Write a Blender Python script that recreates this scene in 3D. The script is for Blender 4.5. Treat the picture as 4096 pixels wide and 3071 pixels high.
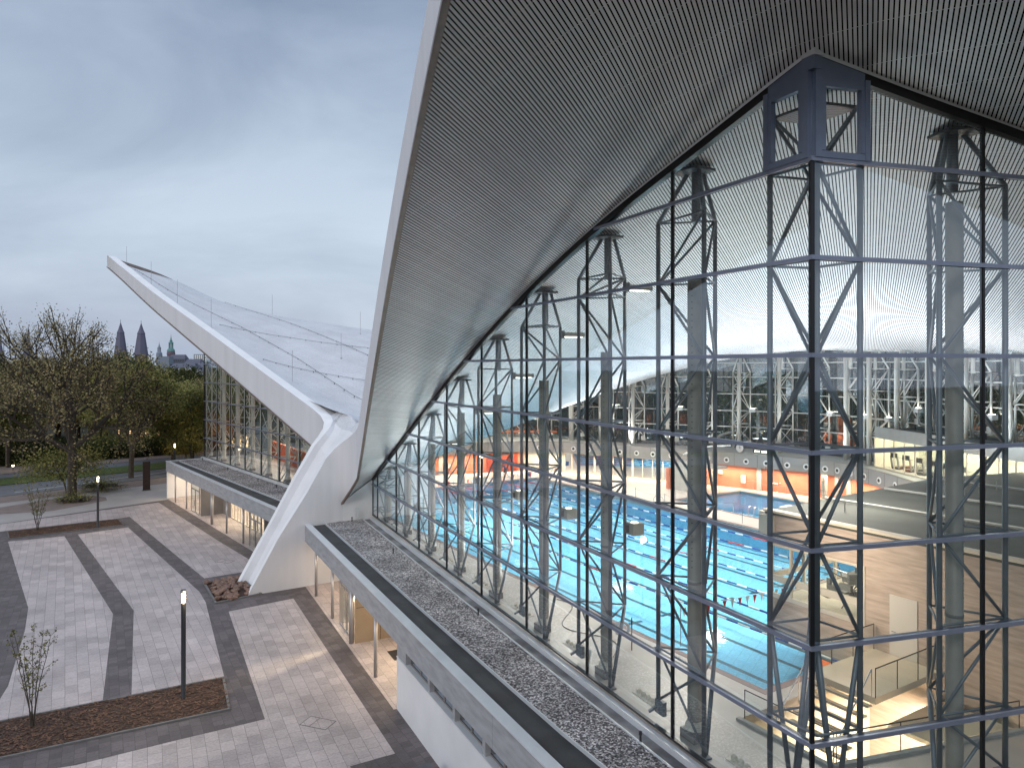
import bpy, bmesh, math, random
from mathutils import Vector, Matrix
R = math.radians
random.seed(7)
sc = bpy.context.scene
for o in list(bpy.data.objects): bpy.data.objects.remove(o)

# ------------------------------------------------------------------ camera
FPX, CX, VH, CH = 2862.0, 2048.0, 1465.0, 13.0      # calibrated on the pool (50 m) and the facade bays
cam = bpy.data.cameras.new('camera'); camo = bpy.data.objects.new('camera', cam)
sc.collection.objects.link(camo); sc.camera = camo
camo.location = (0, 0, CH); camo.rotation_euler = (R(90), 0, 0)
cam.sensor_width = 36; cam.lens = FPX / 4096 * 36
cam.shift_y = -(1535.5 - VH) / 4096
cam.clip_start = .05; cam.clip_end = 6000

# ------------------------------------------------------------------ world, sun, exposure
wd = bpy.data.worlds.new('World'); sc.world = wd; wd.use_nodes = True
nt = wd.node_tree; nt.nodes.clear()
def N(t, ty, **k):
    n = t.nodes.new(ty)
    for a, b in k.items(): setattr(n, a, b)
    return n
wo = N(nt, 'ShaderNodeOutputWorld'); bg = N(nt, 'ShaderNodeBackground')
sky = N(nt, 'ShaderNodeTexSky', sky_type='NISHITA', sun_disc=False, sun_elevation=R(9), sun_rotation=R(200), air_density=1.6, dust_density=2.0, ozone_density=3.0)
tc = N(nt, 'ShaderNodeTexCoord'); mp = N(nt, 'ShaderNodeMapping'); mp.inputs['Scale'].default_value = (1, 1, 2.4)
no = N(nt, 'ShaderNodeTexNoise'); no.inputs['Scale'].default_value = 1.9; no.inputs['Detail'].default_value = 7; no.inputs['Roughness'].default_value = .55; no.inputs['Distortion'].default_value = .5
no.inputs['Lacunarity'].default_value = 2.0
cr = N(nt, 'ShaderNodeValToRGB'); cr.color_ramp.elements[0].position = .36; cr.color_ramp.elements[1].position = .68
cr.color_ramp.elements[0].color = (.275, .325, .42, 1); cr.color_ramp.elements[1].color = (.425, .485, .575, 1)
sp = N(nt, 'ShaderNodeSeparateXYZ'); el = N(nt, 'ShaderNodeValToRGB')
for i_, (p_, c_) in enumerate(((0, (.86, .86, .87)), (.12, (.86, .87, .88)), (.26, (.74, .76, .78)), (.44, (.54, .57, .62)), (.62, (.75, .77, .80)), (.85, (1.55, 1.5, 1.46)))):
    if i_ < 2: e_r = el.color_ramp.elements[i_]; e_r.position = p_
    else: e_r = el.color_ramp.elements.new(p_)
    e_r.color = (*c_, 1)
mul = N(nt, 'ShaderNodeMixRGB', blend_type='MULTIPLY'); mul.inputs[0].default_value = 1
mx = N(nt, 'ShaderNodeMixRGB'); mx.inputs[0].default_value = .90
sk = N(nt, 'ShaderNodeMixRGB', blend_type='MULTIPLY'); sk.inputs[0].default_value = 1; sk.inputs[2].default_value = (.13, .13, .13, 1)
L = nt.links.new
L(tc.outputs['Generated'], mp.inputs[0]); L(mp.outputs[0], no.inputs['Vector']); L(no.outputs[0], cr.inputs[0])
L(tc.outputs['Generated'], sp.inputs[0]); L(sp.outputs[2], el.inputs[0])
L(cr.outputs[0], mul.inputs[1]); L(el.outputs[0], mul.inputs[2])
L(sky.outputs[0], sk.inputs[1]); L(sk.outputs[0], mx.inputs[1]); L(mul.outputs[0], mx.inputs[2])
L(mx.outputs[0], bg.inputs[0]); bg.inputs[1].default_value = 1.0; L(bg.outputs[0], wo.inputs[0])
sl = bpy.data.lights.new('sun', 'SUN'); sl.energy = .55; sl.angle = R(14); sl.color = (1, .93, .86)
so = bpy.data.objects.new('sun', sl); sc.collection.objects.link(so)
so.rotation_euler = (R(62), 0, R(-30))
sc.view_settings.view_transform = 'Standard'; sc.view_settings.look = 'None'
sc.view_settings.exposure = 0.85; sc.view_settings.gamma = 1
sc.render.engine = 'CYCLES'
sc.cycles.max_bounces = 8; sc.cycles.transparent_max_bounces = 24; sc.cycles.diffuse_bounces = 3
sc.cycles.glossy_bounces = 3; sc.cycles.caustics_reflective = False; sc.cycles.caustics_refractive = False
sc.cycles.sample_clamp_indirect = 4

# ------------------------------------------------------------------ helpers
def G(x, v, z=-5.1):            # a point seen at (x, v) lying on the level z
    Y = FPX * (CH - z) / (v - VH)
    return ((x - CX) / FPX * Y, Y)
B0 = (-16., 62.); UX, UY = .532, -.847; WX, WY = .847, .532
def xy(u, w): return (B0[0] + u * UX + w * WX, B0[1] + u * UY + w * WY)
def P(u, w, z): return (*xy(u, w), z)
def uw(p):
    a, b = p[0] - B0[0], p[1] - B0[1]; return a * UX + b * UY, a * WX + b * WY
ZP = -5.1                       # plaza level; 0 = pool deck

class MB:
    def __init__(s): s.v = []; s.f = []
    def poly(s, pts):
        n = len(s.v); s.v += [tuple(p) for p in pts]; s.f.append(tuple(range(n, n + len(pts)))); return s
    def prism(s, pts, z0, z1):
        n = len(s.v); k = len(pts)
        if sum(pts[i][0] * pts[(i + 1) % k][1] - pts[(i + 1) % k][0] * pts[i][1] for i in range(k)) < 0: pts = pts[::-1]
        s.v += [(p[0], p[1], z0) for p in pts] + [(p[0], p[1], z1) for p in pts]
        s.f.append(tuple(range(n + k - 1, n - 1, -1))); s.f.append(tuple(range(n + k, n + 2 * k)))
        for i in range(k): j = (i + 1) % k; s.f.append((n + i, n + j, n + k + j, n + k + i))
        return s
    def box(s, c, sz, rz=0.):
        cx, cy, cz = c; a, b, h = sz[0] / 2, sz[1] / 2, sz[2] / 2; C, S = math.cos(rz), math.sin(rz)
        return s.prism([(cx + x * C - y * S, cy + x * S + y * C) for x, y in ((-a, -b), (a, -b), (a, b), (-a, b))], cz - h, cz + h)
    def strip(s, p, q, n, d0, d1, z0, z1):      # prism along the plan line p-q, from offset d0 to d1 along n
        return s.prism([(p[0] + n[0] * d0, p[1] + n[1] * d0), (q[0] + n[0] * d0, q[1] + n[1] * d0), (q[0] + n[0] * d1, q[1] + n[1] * d1), (p[0] + n[0] * d1, p[1] + n[1] * d1)], z0, z1)
    def tube(s, p, q, r, n=8, r2=None):
        p, q = Vector(p), Vector(q); d = q - p
        if d.length < 1e-6: return s
        d.normalize(); a = d.orthogonal().normalized(); b = d.cross(a); k = len(s.v); r2 = r if r2 is None else r2
        for c, rr in ((p, r), (q, r2)):
            for i in range(n):
                t = 2 * math.pi * i / n; s.v.append(tuple(c + a * math.cos(t) * rr + b * math.sin(t) * rr))
        for i in range(n): j = (i + 1) % n; s.f.append((k + i, k + j, k + n + j, k + n + i))
        s.f.append(tuple(range(k + n - 1, k - 1, -1))); s.f.append(tuple(range(k + n, k + 2 * n))); return s
    def bar(s, p, q, w, h):                     # rectangular bar, w sideways, h vertical-ish
        p, q = Vector(p), Vector(q); d = (q - p).normalized(); side = d.cross(Vector((0, 0, 1)))
        if side.length < 1e-3: side = Vector((1, 0, 0))
        side.normalize(); up = side.cross(d); k = len(s.v)
        for c in (p, q):
            for a, b in ((-1, -1), (1, -1), (1, 1), (-1, 1)): s.v.append(tuple(c + side * a * w / 2 + up * b * h / 2))
        s.f += [(k + 3, k + 2, k + 1, k), (k + 4, k + 5, k + 6, k + 7)]
        for i in range(4): j = (i + 1) % 4; s.f.append((k + i, k + j, k + 4 + j, k + 4 + i))
        return s
    def grid(s, rows):
        k = len(s.v); m = len(rows[0])
        for r in rows: s.v += [tuple(p) for p in r]
        for i in range(len(rows) - 1):
            for j in range(m - 1): s.f.append((k + i * m + j, k + i * m + j + 1, k + (i + 1) * m + j + 1, k + (i + 1) * m + j))
        return s
    def lathe(s, c, prof, n=16):
        return s.grid([[(c[0] + r * math.cos(2 * math.pi * i / n), c[1] + r * math.sin(2 * math.pi * i / n), c[2] + z) for i in range(n + 1)] for r, z in prof])
    def build(s, name, mat, parent=None, smooth=False, loc=None):
        me = bpy.data.meshes.new(name); me.from_pydata(s.v, [], s.f); me.validate()
        if mat: me.materials.append(mat)
        if smooth: me.polygons.foreach_set('use_smooth', [True] * len(me.polygons))
        o = bpy.data.objects.new(name, me); sc.collection.objects.link(o)
        if parent: o.parent = parent
        if loc: o.location = loc
        return o
def tag(o, label=None, cat=None, group=None, kind=None):
    if label: o['label'] = label
    if cat: o['category'] = cat
    if group: o['group'] = group
    if kind: o['kind'] = kind
    return o
def thing(name, label, cat, loc=(0, 0, 0), rz=0, group=None):
    o = bpy.data.objects.new(name, None); sc.collection.objects.link(o); o.location = loc; o.rotation_euler = (0, 0, rz)
    o.empty_display_size = .3
    return tag(o, label, cat, group)
def copy_tree(o, parent=None):
    c = o.copy(); sc.collection.objects.link(c)
    if parent: c.parent = parent
    for ch in [x for x in bpy.data.objects if x.parent == o]: copy_tree(ch, c)
    return c
ORD = ['first', 'second', 'third', 'fourth', 'fifth', 'sixth', 'seventh', 'eighth', 'ninth', 'tenth', 'eleventh', 'twelfth', 'thirteenth', 'fourteenth', 'fifteenth', 'sixteenth', 'seventeenth', 'eighteenth', 'nineteenth', 'twentieth']

# ------------------------------------------------------------------ materials
def mat(name, col, rough=.6, metal=0., spec=.5, noise=None, bump=None, emis=None, es=1.):
    """noise=(scale, amount[, stretch xyz]); bump=(scale, strength)"""
    m = bpy.data.materials.new(name); m.use_nodes = True; t = m.node_tree; b = t.nodes['Principled BSDF']
    b.inputs['Base Color'].default_value = (*col, 1); b.inputs['Roughness'].default_value = rough; b.inputs['Metallic'].default_value = metal
    b.inputs['Specular IOR Level'].default_value = spec
    if emis: b.inputs['Emission Color'].default_value = (*emis, 1); b.inputs['Emission Strength'].default_value = es
    c = N(t, 'ShaderNodeTexCoord')
    if noise:
        mpn = N(t, 'ShaderNodeMapping'); n1 = N(t, 'ShaderNodeTexNoise'); n1.inputs['Scale'].default_value = noise[0]; n1.inputs['Detail'].default_value = 6
        if len(noise) > 2: mpn.inputs['Scale'].default_value = noise[2]
        if len(noise) > 3: mpn.inputs['Rotation'].default_value = noise[3]
        rp = N(t, 'ShaderNodeMapRange'); rp.inputs[1].default_value = .3; rp.inputs[2].default_value = .7; rp.inputs[3].default_value = 1 - noise[1]; rp.inputs[4].default_value = 1 + noise[1]
        mm = N(t, 'ShaderNodeMixRGB', blend_type='MULTIPLY'); mm.inputs[0].default_value = 1; mm.inputs[1].default_value = (*col, 1)
        t.links.new(c.outputs['Object'], mpn.inputs[0]); t.links.new(mpn.outputs[0], n1.inputs['Vector']); t.links.new(n1.outputs[0], rp.inputs[0]); t.links.new(rp.outputs[0], mm.inputs[2]); t.links.new(mm.outputs[0], b.inputs['Base Color'])
    if bump:
        n2 = N(t, 'ShaderNodeTexNoise'); n2.inputs['Scale'].default_value = bump[0]; n2.inputs['Detail'].default_value = 5; bp = N(t, 'ShaderNodeBump'); bp.inputs['Strength'].default_value = bump[1]; bp.inputs['Distance'].default_value = .05
        t.links.new(c.outputs['Object'], n2.inputs['Vector']); t.links.new(n2.outputs[0], bp.inputs['Height']); t.links.new(bp.outputs[0], b.inputs['Normal'])
    return m
def glassmat(name, tint, refl=1.0, rough=0.0, base=.03):
    m = bpy.data.materials.new(name); m.use_nodes = True; t = m.node_tree; t.nodes.clear()
    o = N(t, 'ShaderNodeOutputMaterial'); tr = N(t, 'ShaderNodeBsdfTransparent'); tr.inputs[0].default_value = (*tint, 1)
    g = N(t, 'ShaderNodeBsdfGlossy'); g.inputs['Roughness'].default_value = rough; g.inputs[0].default_value = (.9, .95, 1, 1)
    lw_ = N(t, 'ShaderNodeLayerWeight'); lw_.inputs['Blend'].default_value = .5
    fr = N(t, 'ShaderNodeMath', operation='POWER'); fr.inputs[1].default_value = 4.2; t.links.new(lw_.outputs['Facing'], fr.inputs[0])
    ma = N(t, 'ShaderNodeMath', operation='MULTIPLY_ADD'); ma.inputs[1].default_value = refl; ma.inputs[2].default_value = base; ma.use_clamp = True
    mxs = N(t, 'ShaderNodeMixShader'); k = t.links.new
    k(fr.outputs[0], ma.inputs[0]); k(ma.outputs[0], mxs.inputs[0]); k(tr.outputs[0], mxs.inputs[1]); k(g.outputs[0], mxs.inputs[2]); k(mxs.outputs[0], o.inputs[0])
    return m
def paver(name, col, w, l, ang, var=.12, joint=.5, stain=.12):
    m = bpy.data.materials.new(name); m.use_nodes = True; t = m.node_tree; b = t.nodes['Principled BSDF']; k = t.links.new
    c = N(t, 'ShaderNodeTexCoord'); mpn = N(t, 'ShaderNodeMapping'); mpn.inputs['Rotation'].default_value = (0, 0, ang)
    br = N(t, 'ShaderNodeTexBrick'); br.inputs['Scale'].default_value = 1; br.inputs['Brick Width'].default_value = l; br.inputs['Row Height'].default_value = w
    br.inputs['Mortar Size'].default_value = .012; br.inputs['Mortar Smooth'].default_value = .3; br.offset = .37; br.inputs['Bias'].default_value = 0
    br.inputs['Color1'].default_value = (*[x * (1 - var) for x in col], 1); br.inputs['Color2'].default_value = (*[x * (1 + var) for x in col], 1); br.inputs['Mortar'].default_value = (*[x * joint for x in col], 1)
    n1 = N(t, 'ShaderNodeTexNoise'); n1.inputs['Scale'].default_value = .35; n1.inputs['Detail'].default_value = 8; n1.inputs['Roughness'].default_value = .65
    n2 = N(t, 'ShaderNodeTexNoise'); n2.inputs['Scale'].default_value = 9; n2.inputs['Detail'].default_value = 4
    r1 = N(t, 'ShaderNodeMapRange'); r1.inputs[1].default_value = .3; r1.inputs[2].default_value = .7; r1.inputs[3].default_value = 1 - stain; r1.inputs[4].default_value = 1 + stain
    r2 = N(t, 'ShaderNodeMapRange'); r2.inputs[1].default_value = .3; r2.inputs[2].default_value = .7; r2.inputs[3].default_value = .86; r2.inputs[4].default_value = 1.12
    m1 = N(t, 'ShaderNodeMixRGB', blend_type='MULTIPLY'); m1.inputs[0].default_value = 1; m2 = N(t, 'ShaderNodeMixRGB', blend_type='MULTIPLY'); m2.inputs[0].default_value = 1
    k(c.outputs['Object'], mpn.inputs[0]); k(mpn.outputs[0], br.inputs[0]); k(c.outputs['Object'], n1.inputs[0]); k(c.outputs['Object'], n2.inputs[0])
    k(n1.outputs[0], r1.inputs[0]); k(n2.outputs[0], r2.inputs[0]); k(br.outputs[0], m1.inputs[1]); k(r1.outputs[0], m1.inputs[2]); k(m1.outputs[0], m2.inputs[1]); k(r2.outputs[0], m2.inputs[2]); k(m2.outputs[0], b.inputs['Base Color'])
    bp = N(t, 'ShaderNodeBump'); bp.inputs['Strength'].default_value = .35; bp.inputs['Distance'].default_value = .02; k(br.outputs['Fac'], bp.inputs['Height']); bp.invert = True; k(bp.outputs[0], b.inputs['Normal'])
    b.inputs['Roughness'].default_value = .7
    return m
def slatmat(name, sgn):
    m = bpy.data.materials.new(name); m.use_nodes = True; t = m.node_tree; b = t.nodes['Principled BSDF']; k = t.links.new
    nu, nw = .853 * sgn, .5225; nx, ny = nu * UX + nw * WX, nu * UY + nw * WY
    ax, ay = (-.5225 * sgn) * UX + .853 * WX, (-.5225 * sgn) * UY + .853 * WY
    c = N(t, 'ShaderNodeTexCoord')
    def dot(x, y):
        d = N(t, 'ShaderNodeVectorMath', operation='DOT_PRODUCT'); d.inputs[1].default_value = (x, y, 0); k(c.outputs['Object'], d.inputs[0]); return d.outputs['Value']
    def M(op, a, bb=None, cc=None):
        n = N(t, 'ShaderNodeMath', operation=op)
        for i, q in enumerate((a, bb, cc)):
            if q is None: continue
            if isinstance(q, (int, float)): n.inputs[i].default_value = q
            else: k(q, n.inputs[i])
        return n.outputs[0]
    q = M('DIVIDE', dot(nx, ny), .115); fr = M('FRACT', q); idx = M('FLOOR', q)
    gap = M('LESS_THAN', fr, .33)
    along = dot(ax, ay); wn = N(t, 'ShaderNodeTexWhiteNoise', noise_dimensions='1D'); k(idx, wn.inputs['W'])
    bl = M('FRACT', M('ADD', M('DIVIDE', along, 1.55), M('MULTIPLY', idx, .013))); clip = M('LESS_THAN', bl, .012)   # small bright clips across the gaps
    gap2 = M('MULTIPLY', gap, M('SUBTRACT', 1., M('MULTIPLY', clip, .8)))
    vr = N(t, 'ShaderNodeMapRange'); vr.inputs[3].default_value = .93; vr.inputs[4].default_value = 1.07; k(wn.outputs[0], vr.inputs[0])
    sl_ = N(t, 'ShaderNodeMixRGB', blend_type='MULTIPLY'); sl_.inputs[0].default_value = 1; sl_.inputs[1].default_value = (.80, .785, .80, 1); k(vr.outputs[0], sl_.inputs[2])
    mxc = N(t, 'ShaderNodeMixRGB'); k(gap2, mxc.inputs[0]); k(sl_.outputs[0], mxc.inputs[1]); mxc.inputs[2].default_value = (.004, .004, .005, 1)
    k(mxc.outputs[0], b.inputs['Base Color']); b.inputs['Roughness'].default_value = .5; k(M('SUBTRACT', .4, M('MULTIPLY', gap2, .4)), b.inputs['Specular IOR Level'])
    return m
M_white = mat('white_render', (.72, .73, .75), .6, noise=(.5, .06), bump=(6, .08))
M_kerbw = mat('kerb_white', (.80, .81, .82), .5, noise=(.8, .04))
M_fascia = mat('white_fascia', (.66, .67, .70), .6, noise=(1.2, .05, (1, 1, .12)), bump=(8, .05))
M_membrane = mat('roof_membrane', (.70, .72, .76), .55, noise=(.9, .08, (1, 1, 1)), bump=(1.6, .5))
MEMB = True
M_trim = mat('edge_trim', (.24, .19, .17), .45, .3, noise=(3, .15))
M_membrane = paver('roof_membrane', (.60, .615, .64), 1.6, 7.0, R(28), .035, .80, .09)
M_slat = slatmat('soffit_slats', 1); M_slat2 = slatmat('soffit_slats_far', -1)
M_conc = mat('fair_concrete', (.33, .34, .36), .75, noise=(1.1, .16, (.35, 1.0, 3.5), (0, 0, R(-63))), bump=(5, .15))
M_conc2 = mat('panel_concrete', (.38, .38, .37), .7, noise=(1.5, .06))
M_coping = mat('coping_metal', (.66, .69, .72), .4, .25, noise=(1, .05))
M_roofing = mat('bitumen_roofing', (.045, .047, .05), .8, noise=(.7, .35), bump=(30, .3))
M_damp = mat('damp_concrete', (.19, .19, .20), .55, noise=(.8, .62, (1, 1, 1)), bump=(10, .2))
M_steel = mat('steel_shaded', (.20, .22, .25), .45, .3, noise=(2.5, .12))  # unlit near masts: shade and bluish reflection put into the paint colour
M_steel_lit = mat('steel_lit', (.74, .73, .70), .5, .0)  # same mast paint, whitened in colour where the steel stands in light
M_transom = mat('transom_metal', (.26, .29, .38), .35, .5, noise=(2, .08))
M_frame = mat('frame_metal', (.20, .245, .34), .38, .45, noise=(2, .06))
M_black = mat('black_gasket', (.008, .008, .010), .35)
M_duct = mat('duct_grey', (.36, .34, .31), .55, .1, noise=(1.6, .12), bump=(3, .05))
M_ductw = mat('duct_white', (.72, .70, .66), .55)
M_glassA = glassmat('facade_glass', (.80, .87, .88), .9, .0, .145)
M_glassC = glassmat('back_glass', (.46, .54, .56), .8, .0, .30)
M_glass = glassmat('clear_glass', (.88, .93, .92), .8, .0, .05)
M_glassr = glassmat('reflective_glass', (.25, .28, .28), .6, .02, .42)
M_deck = mat('deck_tiles', (.50, .455, .42), .35, noise=(.6, .08), bump=(12, .05))
M_red = mat('terracotta_wall', (.50, .175, .11), .55, noise=(1.5, .10))
M_reddark = mat('terracotta_louvre', (.34, .05, .025), .6)
M_beige = mat('beige_metal', (.62, .55, .47), .4, .2)
M_wood = mat('board_formed_concrete', (.42, .335, .285), .7, noise=(1.3, .20, (.5, .9, 7.0), (0, 0, R(58))), bump=(4, .3))
M_darkroof = mat('stand_roof', (.06, .062, .056), .75, noise=(.35, .30), bump=(9, .15))
M_warmwall = mat('warm_plaster', (.62, .54, .44), .6, noise=(1, .05))
M_brown = mat('brown_panel', (.30, .23, .16), .45, noise=(1, .08))
M_greypanel = mat('grey_panel', (.20, .19, .19), .45, noise=(1, .06))
M_alu = mat('aluminium', (.42, .41, .42), .35, .6)
M_lit = mat('lit_ceiling', (.9, .85, .75), .5, emis=(1, .80, .56), es=3.2)
M_litwall = mat('lit_room_wall', (.85, .78, .66), .6)
M_light = mat('lamp_led', (1, .95, .85), .4, emis=(1, .90, .72), es=8)
M_lampglow = mat('lamp_glow', (1, .9, .75), .3, emis=(1, .74, .42), es=5)
M_cream = mat('cream_box', (.62, .58, .51), .5)
M_dark = mat('dark_plastic', (.03, .03, .035), .4)
M_anth = mat('anthracite_paint', (.035, .04, .048), .4, .3)
M_pave = paver('light_pavers', (.43, .375, .365), .62, 1.1, R(58), .13, .5, .17)
M_pave2 = paver('light_pavers_wall', (.45, .39, .37), .62, .95, R(63), .13, .5, .2)
M_pdark = paver('dark_pavers', (.118, .100, .100), .5, .5, R(60), .22, .6, .22)
M_asphalt = mat('asphalt', (.15, .155, .17), .8, noise=(.8, .12), bump=(60, .2))
M_path = mat('resin_path', (.40, .375, .36), .8, noise=(.3, .10), bump=(40, .1))
M_brownpath = mat('gravel_path', (.24, .19, .17), .9, noise=(1, .15), bump=(30, .3))
M_grass = mat('grass', (.09, .125, .03), .95, noise=(2.5, .35), bump=(18, .8))
M_ground = mat('park_ground', (.05, .05, .03), .95, noise=(.5, .3))
M_kerb = mat('kerb_stone', (.16, .155, .15), .8, noise=(3, .15))
M_mulch = mat('bark_mulch', (.065, .036, .024), .95, noise=(14, .6), bump=(16, 1.0))
M_mark = mat('road_paint', (.55, .55, .53), .7)
M_bark = mat('bark', (.07, .058, .045), .95, noise=(3, .3), bump=(9, .6))
M_tile = paver('pool_tiles', (.26, .62, .86), .5, .25, R(-58), .02, .62, .05)
M_line = mat('lane_line_tiles', (.012, .05, .075), .4)
M_ropew = mat('float_white', (.8, .8, .8), .4); M_ropeb = mat('float_blue', (.02, .05, .30), .4); M_roper = mat('float_red', (.6, .03, .02), .4)
M_orange = mat('orange_top', (.80, .16, .03), .5)
M_flagr = mat('pennant_red', (.70, .04, .03), .7); M_flagw = mat('pennant_white', (.8, .78, .76), .7)
M_chrome = mat('stainless', (.6, .6, .6), .25, .9)
M_stone = mat('boulder', (.20, .125, .095), .85, noise=(1.3, .5), bump=(6, .4))
M_skin = mat('skin', (.55, .36, .27), .6); M_shirt = mat('shirt_blue', (.05, .08, .22), .8); M_shorts = mat('dark_shorts', (.015, .015, .02), .8)
def gravelmat():
    m = bpy.data.materials.new('roof_gravel'); m.use_nodes = True; t = m.node_tree; b = t.nodes['Principled BSDF']; k = t.links.new
    c = N(t, 'ShaderNodeTexCoord'); v = N(t, 'ShaderNodeTexVoronoi'); v.inputs['Scale'].default_value = 17; v.inputs['Randomness'].default_value = 1
    r = N(t, 'ShaderNodeValToRGB'); r.color_ramp.elements[0].color = (.025, .024, .027, 1); r.color_ramp.elements[1].color = (.85, .83, .84, 1); e = r.color_ramp.elements.new(.55); e.color = (.20, .19, .205, 1)
    s = N(t, 'ShaderNodeSeparateColor'); k(c.outputs['Object'], v.inputs['Vector']); k(v.outputs['Color'], s.inputs[0]); k(s.outputs[0], r.inputs[0])
    n1 = N(t, 'ShaderNodeTexNoise'); n1.inputs['Scale'].default_value = .45; k(c.outputs['Object'], n1.inputs[0])
    r1 = N(t, 'ShaderNodeMapRange'); r1.inputs[1].default_value = .35; r1.inputs[2].default_value = .65; r1.inputs[3].default_value = .7; r1.inputs[4].default_value = 1.2; k(n1.outputs[0], r1.inputs[0])
    m1 = N(t, 'ShaderNodeMixRGB', blend_type='MULTIPLY'); m1.inputs[0].default_value = 1; k(r.outputs[0], m1.inputs[1]); k(r1.outputs[0], m1.inputs[2]); k(m1.outputs[0], b.inputs['Base Color'])
    bp = N(t, 'ShaderNodeBump'); bp.inputs['Strength'].default_value = 1; bp.inputs['Distance'].default_value = .06; bp.invert = True; k(v.outputs['Distance'], bp.inputs['Height']); k(bp.outputs[0], b.inputs['Normal'])
    b.inputs['Roughness'].default_value = .85
    return m
M_gravel = gravelmat()
def watermat():
    m = bpy.data.materials.new('pool_water'); m.use_nodes = True; t = m.node_tree; t.nodes.clear(); k = t.links.new
    o = N(t, 'ShaderNodeOutputMaterial'); tr = N(t, 'ShaderNodeBsdfTransparent'); tr.inputs[0].default_value = (.80, .95, 1.0, 1)
    g = N(t, 'ShaderNodeBsdfGlossy'); g.inputs['Roughness'].default_value = .03
    c = N(t, 'ShaderNodeTexCoord'); n = N(t, 'ShaderNodeTexNoise'); n.inputs['Scale'].default_value = 1.6; n.inputs['Detail'].default_value = 3; bp = N(t, 'ShaderNodeBump'); bp.inputs['Strength'].default_value = .12; bp.inputs['Distance'].default_value = .05
    k(c.outputs['Object'], n.inputs[0]); k(n.outputs[0], bp.inputs['Height']); k(bp.outputs[0], g.inputs['Normal'])
    fr = N(t, 'ShaderNodeFresnel'); fr.inputs[0].default_value = 1.33; k(bp.outputs[0], fr.inputs['Normal']); mxs = N(t, 'ShaderNodeMixShader')
    fm = N(t, 'ShaderNodeMath', operation='MULTIPLY'); fm.inputs[1].default_value = .55; k(fr.outputs[0], fm.inputs[0]); k(fm.outputs[0], mxs.inputs[0]); k(tr.outputs[0], mxs.inputs[1]); k(g.outputs[0], mxs.inputs[2]); k(mxs.outputs[0], o.inputs[0]); return m
M_water = watermat()

# ------------------------------------------------------------------ ground and plaza
def flat(name, pts, z, m, kind='structure'):
    o = MB().poly([(p[0], p[1], z) for p in pts]).build(name, m)
    a = sum(pts[i][0] * pts[(i + 1) % len(pts)][1] - pts[(i + 1) % len(pts)][0] * pts[i][1] for i in range(len(pts)))
    if a < 0: o.data.flip_normals()
    if kind: o['kind'] = kind
    return o
flat('ground', [(-2500, -300), (2500, -300), (2500, 4000), (-2500, 4000)], ZP - .04, M_ground)
def band(name, l0, r0, l1, r1, z, m, ext=.9):
    a, b, c, d = G(*l0), G(*r0), G(*r1), G(*l1)
    def e(p, q, k): return (q[0] + (q[0] - p[0]) * k, q[1] + (q[1] - p[1]) * k)
    return flat(name, [e(b, a, ext), e(a, b, ext * 1.6), e(d, c, ext * 1.6), e(c, d, ext)], z, m)
band('path', (0, 2098), (661, 1999), (0, 1998), (661, 1918), ZP - .024, M_path)
band('verge', (0, 2012), (661, 1932), (0, 1986), (661, 1908), ZP - .020, M_brownpath)
band('roadway', (0, 1984), (661, 1906), (0, 1942), (661, 1873), ZP - .03, M_asphalt, 3)
band('median', (0, 1942), (661, 1873), (0, 1914.6), (661, 1848.5), ZP + .06, M_grass, 3)
band('roadway', (0, 1914.6), (661, 1848.5), (0, 1898), (661, 1832), ZP - .03, M_asphalt, 3)
band('pavement', (0, 1898), (661, 1832), (0, 1865), (661, 1812), ZP + .02, M_brownpath, 3)
band('lane_marking', (120, 1960.6), (640, 1890.4), (120, 1959.2), (640, 1889.2), ZP - .022, M_mark, .1)
pl0, pl1 = G(0, 2094), G(680, 1996)
e_ = lambda p, q, k: (p[0] + (q[0] - p[0]) * k, p[1] + (q[1] - p[1]) * k)
flat('plaza', [e_(pl0, pl1, -.8), e_(pl0, pl1, 1.25), (-20, 70), (0, 30), (8, 12), (5, -5), (-60, -5), (-75, 60)], ZP, M_pdark)
PV = lambda n, pts, m=None, z=.004: flat(n, [G(*p) for p in pts], ZP + z, m or M_pave)
PV('plaza_paving', [(914.6, 2444.4), (1173.7, 2392.6), (1580, 3012), (1400, 3063), (1750, 3900), (-600, 4300), (-400, 3170), (303.8, 3058.6), (703, 2960), (1059.8, 2875)], M_pave2)
PV('plaza_paving', [(310.9, 2136.7), (512.2, 2108.4), (798, 2366), (823, 2408.7), (897, 2707), (526, 2784), (534.8, 2440.5)])
PV('plaza_paving', [(31.8, 2165), (257.9, 2143.7), (452, 2454.6), (409.8, 2809), (-60, 2892), (33, 2741), (100, 2520), (113, 2430)])
PV('plaza_paving', [(-160, 2146), (-160, 2118), (0, 2096), (634, 2009), (872.8, 2162), (1003, 2240.6), (979.3, 2286), (817, 2312), (700, 2216.7), (518, 2066), (474, 2073), (26, 2122)])
PV('tree_island', [(-100, 2068), (0, 2056), (210, 2042), (360, 2014), (428, 2000), (424, 1988), (370, 1981), (200, 1996), (0, 2028), (-100, 2040)], M_brownpath, -.015)
# manhole covers
def manhole(cx, cv, label):
    a = thing('manhole_cover', label, 'manhole cover', (*G(cx, cv), ZP + .006))
    MB().box((0, 0, 0), (1.5, .9, .012), R(-20)).build('cover_plate', M_pave2, a)
    f = MB()
    for d in (-.46, .46): f.box((-math.sin(R(-20)) * d, math.cos(R(-20)) * d, .003), (1.56, .04, .014), R(-20))
    for d in (-.76, -.2, .76): f.box((math.cos(R(-20)) * d, math.sin(R(-20)) * d, .003), (.04, .9, .013), R(-20))
    f.build('cover_frame', M_kerb, a)
manhole(1272, 2890, 'rectangular paved manhole cover in the light paving by the white wall')
manhole(900, 2244, 'pale metal manhole cover near the foot of the buttress')

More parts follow.
